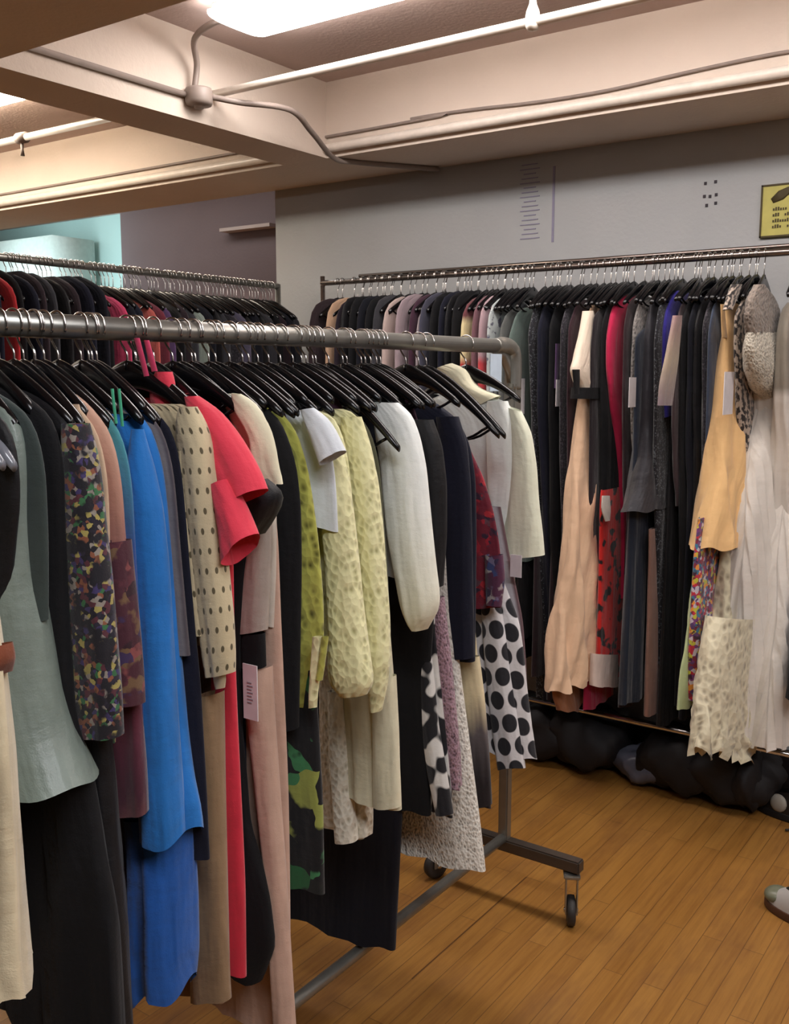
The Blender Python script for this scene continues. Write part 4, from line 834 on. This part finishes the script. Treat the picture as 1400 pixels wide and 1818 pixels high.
# ------------------------------------------------------------------ back-left rack
rb = random.Random(5)
special = {3: (cloth(176, 34, 40), 'red blouse on the back-left rack, near the left frame edge', 'blouse'),
           13: (cloth(196, 60, 100), 'magenta satin blouse on the back-left rack', 'blouse'), 16: (cloth(190, 92, 84), 'orange-red blouse on the back-left rack', 'blouse'),
           17: (cloth(110, 40, 56), 'maroon blouse beside the orange-red one', 'blouse'), 18: (cloth(84, 60, 100), 'dull purple blouse on the back-left rack', 'blouse'),
           22: (cloth(136, 148, 140), 'grey-green jacket on the back-left rack', 'jacket'), 27: (cloth(80, 76, 96), 'dusty grey jacket near the right end of the back-left rack', 'jacket')}
NB = 36
for i in range(NB):
    y = 1.95+i*(YBE-.06-1.95)/(NB-1)+rb.uniform(-.01, .01)
    if i in special: m, lab, kind = special[i]; grp = None; hw = .215
    else:
        m = rb.choice([BLK, BLK, BLK2, NAVY, NAVY2, DGREY, cloth(40, 26, 34), DKPR]); kind = 'coat'; lab = 'dark coat on the packed back-left rack'; grp = 'dark coats on the back-left rack'; hw = rb.uniform(.18, .21)
    zt = ZB-(.10 if i > 11 else .045)-rb.uniform(0, .02); zb = rb.uniform(.5, 1.0)
    S = [(-.05, zt, .05, zt, .008), (-.12, zt-.02, .12, zt-.02, .014), (-hw, zt-.07, hw, zt-.07, .018), (-hw-.01, zt-.2, hw+.01, zt-.2, .02), (-hw, zb, hw, zb, .026)]
    o = loft('B', y, kind, S, m, None, n=30, step=.04, fold=.005); tag(o, lab, kind, grp)
    for d in (0, .02):
        hanger('B', XB, y+d, ZB, rb.uniform(-.12, .12), 'black plastic hanger on the tall back-left rack', 'hangers on the back-left rack')

# ------------------------------------------------------------------ things on the floor
def shoe(name, label, x, y, rz, L, W_, H, mu, ms, extra=None):
    r = empty(name, (x, y, 0)); tag(r, label, 'shoe'); ca, sa = math.cos(rz), math.sin(rz)
    T = lambda V: [(x+a*ca-b*sa, y+a*sa+b*ca, z) for a, b, z in V]
    def outline(n=36, k=1.0):
        P = []
        for j in range(n):
            t = 2*PI*j/n; c, s = math.cos(t), math.sin(t)
            wd = W_/2*(.78+.22*math.cos(t+.3))*k; P.append((c*L/2*k, s*wd))
        return P
    def stack(levels, closed=True, n=36):
        V, Fc = [], []
        for z, k, dx in levels:
            for a, b in outline(n, k): V.append((a+dx, b, z))
        for i in range(len(levels)-1):
            for j in range(n): Fc.append((i*n+j, i*n+(j+1) % n, (i+1)*n+(j+1) % n, (i+1)*n+j))
        Fc.append(tuple(range(n))[::-1])
        if closed: Fc.append(tuple((len(levels)-1)*n+j for j in range(n)))
        return V, Fc
    v, f = stack([(0, .97, 0), (.006, 1.0, 0), (.024, 1.0, 0), (.028, .97, 0)]); link('sole', T(v), f, ms, r)
    V, Fc = [], []; n = 36; lv = 9   # upper: toe low, ankle high
    for i in range(lv+1):
        f_ = i/lv; k = (1-f_**2.2*.42)
        for a, b in outline(n, .96*k):
            u = a/(L/2); top = .45+.55*max(0, 1-max(0, u+.1))**.5 if u > -.1 else 1
            V.append((a-.03*f_*L, b, .026+(H-.026)*f_*max(.35, min(1, top))))
    for i in range(lv):
        for j in range(n): Fc.append((i*n+j, i*n+(j+1) % n, (i+1)*n+(j+1) % n, (i+1)*n+j))
    link('upper', T(V), Fc, mu, r)
    for nm, m, a0, b0, z0, sx, sy_, sz in (extra or []):
        V, Fc = [], []
        for i in range(9):
            p_ = PI*i/8
            for j in range(14):
                t = 2*PI*j/14; V.append((a0+sx*math.sin(p_)*math.cos(t), b0+sy_*math.sin(p_)*math.sin(t), z0+sz*math.cos(p_)))
        for i in range(8):
            for j in range(14): Fc.append((i*14+j, i*14+(j+1) % 14, (i+1)*14+(j+1) % 14, (i+1)*14+j))
        link(nm, T(V), Fc, m, r)
    return r
p = onZ(1404, 1455, 0); shoe('ankle_boot', 'black ankle boot with a pale panel at the right frame edge', p[0], p[1], 2.9, .27, .10, .11, simple('black_leather', (30, 28, 28), .4), simple('black_sole', (22, 20, 20), .7),
     [('pale_panel', simple('pale_panel', (170, 166, 156), .6), .035, .034, .062, .032, .014, .034)])
p = onZ(1430, 1640, 0); shoe('trainer', 'silver-grey rounded shoe with brown sole at the right frame edge', p[0], p[1], 2.75, .28, .115, .10,
     lace('silver_shoe', (90, 80, 84), (176, 172, 168), 60, .4), simple('brown_sole', (78, 46, 26), .6), [('toe_cap', simple('toe_cap_green_grey', (110, 112, 92), .35), .10, 0, .045, .038, .042, .024)])
p = onZ(1404, 1480, 0); v, f = tube(bez([(p[0]-.02, p[1], .008), (p[0]+.01, p[1]+.02, .01), (p[0]+.05, p[1]+.01, .008)], 5), [.004]*4+[.009]*3+[.008]*4, 8)
tag(link('shoe_lace', v, f, simple('dark_cord', (40, 36, 34), .8)), 'short dark cord on the floor by the black boot', 'cord')
# clear plastic bag heap and added black bags filling the shade under the wall rack
def bag(name, label, cat, x, y, sx, sy_, sz, m, seed):
    r = random.Random(seed); V, Fc = [], []; a, b = 18, 28; ph = [r.uniform(0, 6.3) for _ in range(6)]
    for i in range(a+1):
        p_ = PI*i/a
        for j in range(b):
            t = 2*PI*j/b; k = 1+.10*math.sin(3*t+ph[0]+2*p_)+.07*math.sin(7*t+ph[1])*math.sin(4*p_+ph[2])+.05*math.sin(11*t+5*p_+ph[3])
            z = sz*(.5+.5*math.cos(p_)*(.9+.1*math.sin(5*t+ph[4]))); V.append((x+sx/2*k*abs(math.sin(p_))**.7*math.cos(t), y+sy_/2*k*abs(math.sin(p_))**.7*math.sin(t), max(.001, z)))
    for i in range(a):
        for j in range(b): Fc.append((i*b+j, i*b+(j+1) % b, (i+1)*b+(j+1) % b, (i+1)*b+j))
    tag(link(name, V, Fc, m), label, cat)
q = onY(1140, 1330, YW+.05); bag('plastic_bag', 'crumpled grey plastic bag under the wall rack', 'bag', q[0], 3.60, .26, .2, .15, simple('grey_plastic', (96, 98, 112), .25), 3)
MB = simple('black_bag_cloth', (22, 20, 24), .7)
for i, (px, sx) in enumerate(((960, .42), (1045, .36), (1215, .34), (1300, .36), (1345, .13))):
    q = onY(px, 1330, 3.62)
    bag('duffel_bag', ['black bag on the floor furthest left under the wall rack', 'black bag below the tan maxi dress', 'black bag right of the grey plastic bag', 'black bag below the ivory tiered blouse', 'black bag beside the black boot under the white gown'][i], 'bag', q[0], 3.62, sx, .34, .26, MB, 20+i)

# ------------------------------------------------------------------ light and view
w = bpy.data.worlds.new('world'); scene.world = w; w.use_nodes = True
w.node_tree.nodes['Background'].inputs[0].default_value = (.8, .85, 1, 1); w.node_tree.nodes['Background'].inputs[1].default_value = .05
ld = bpy.data.lights.new('recess_daylight', 'AREA'); ld.energy = 13; ld.size = 1.2; ld.color = (.72, .95, 1.0)  # added cool fill to brighten the far left recess, not a daylight source
lo = bpy.data.objects.new('recess_daylight', ld); COL.objects.link(lo); lo.location = (-6.6, 4.15, 2.3); lo.rotation_euler = (1.35, 0, 0)
scene.view_settings.view_transform = 'Standard'; scene.view_settings.look = 'None'
scene.view_settings.exposure = 0.78; scene.view_settings.gamma = 1.0; scene.view_settings.use_curve_mapping = False
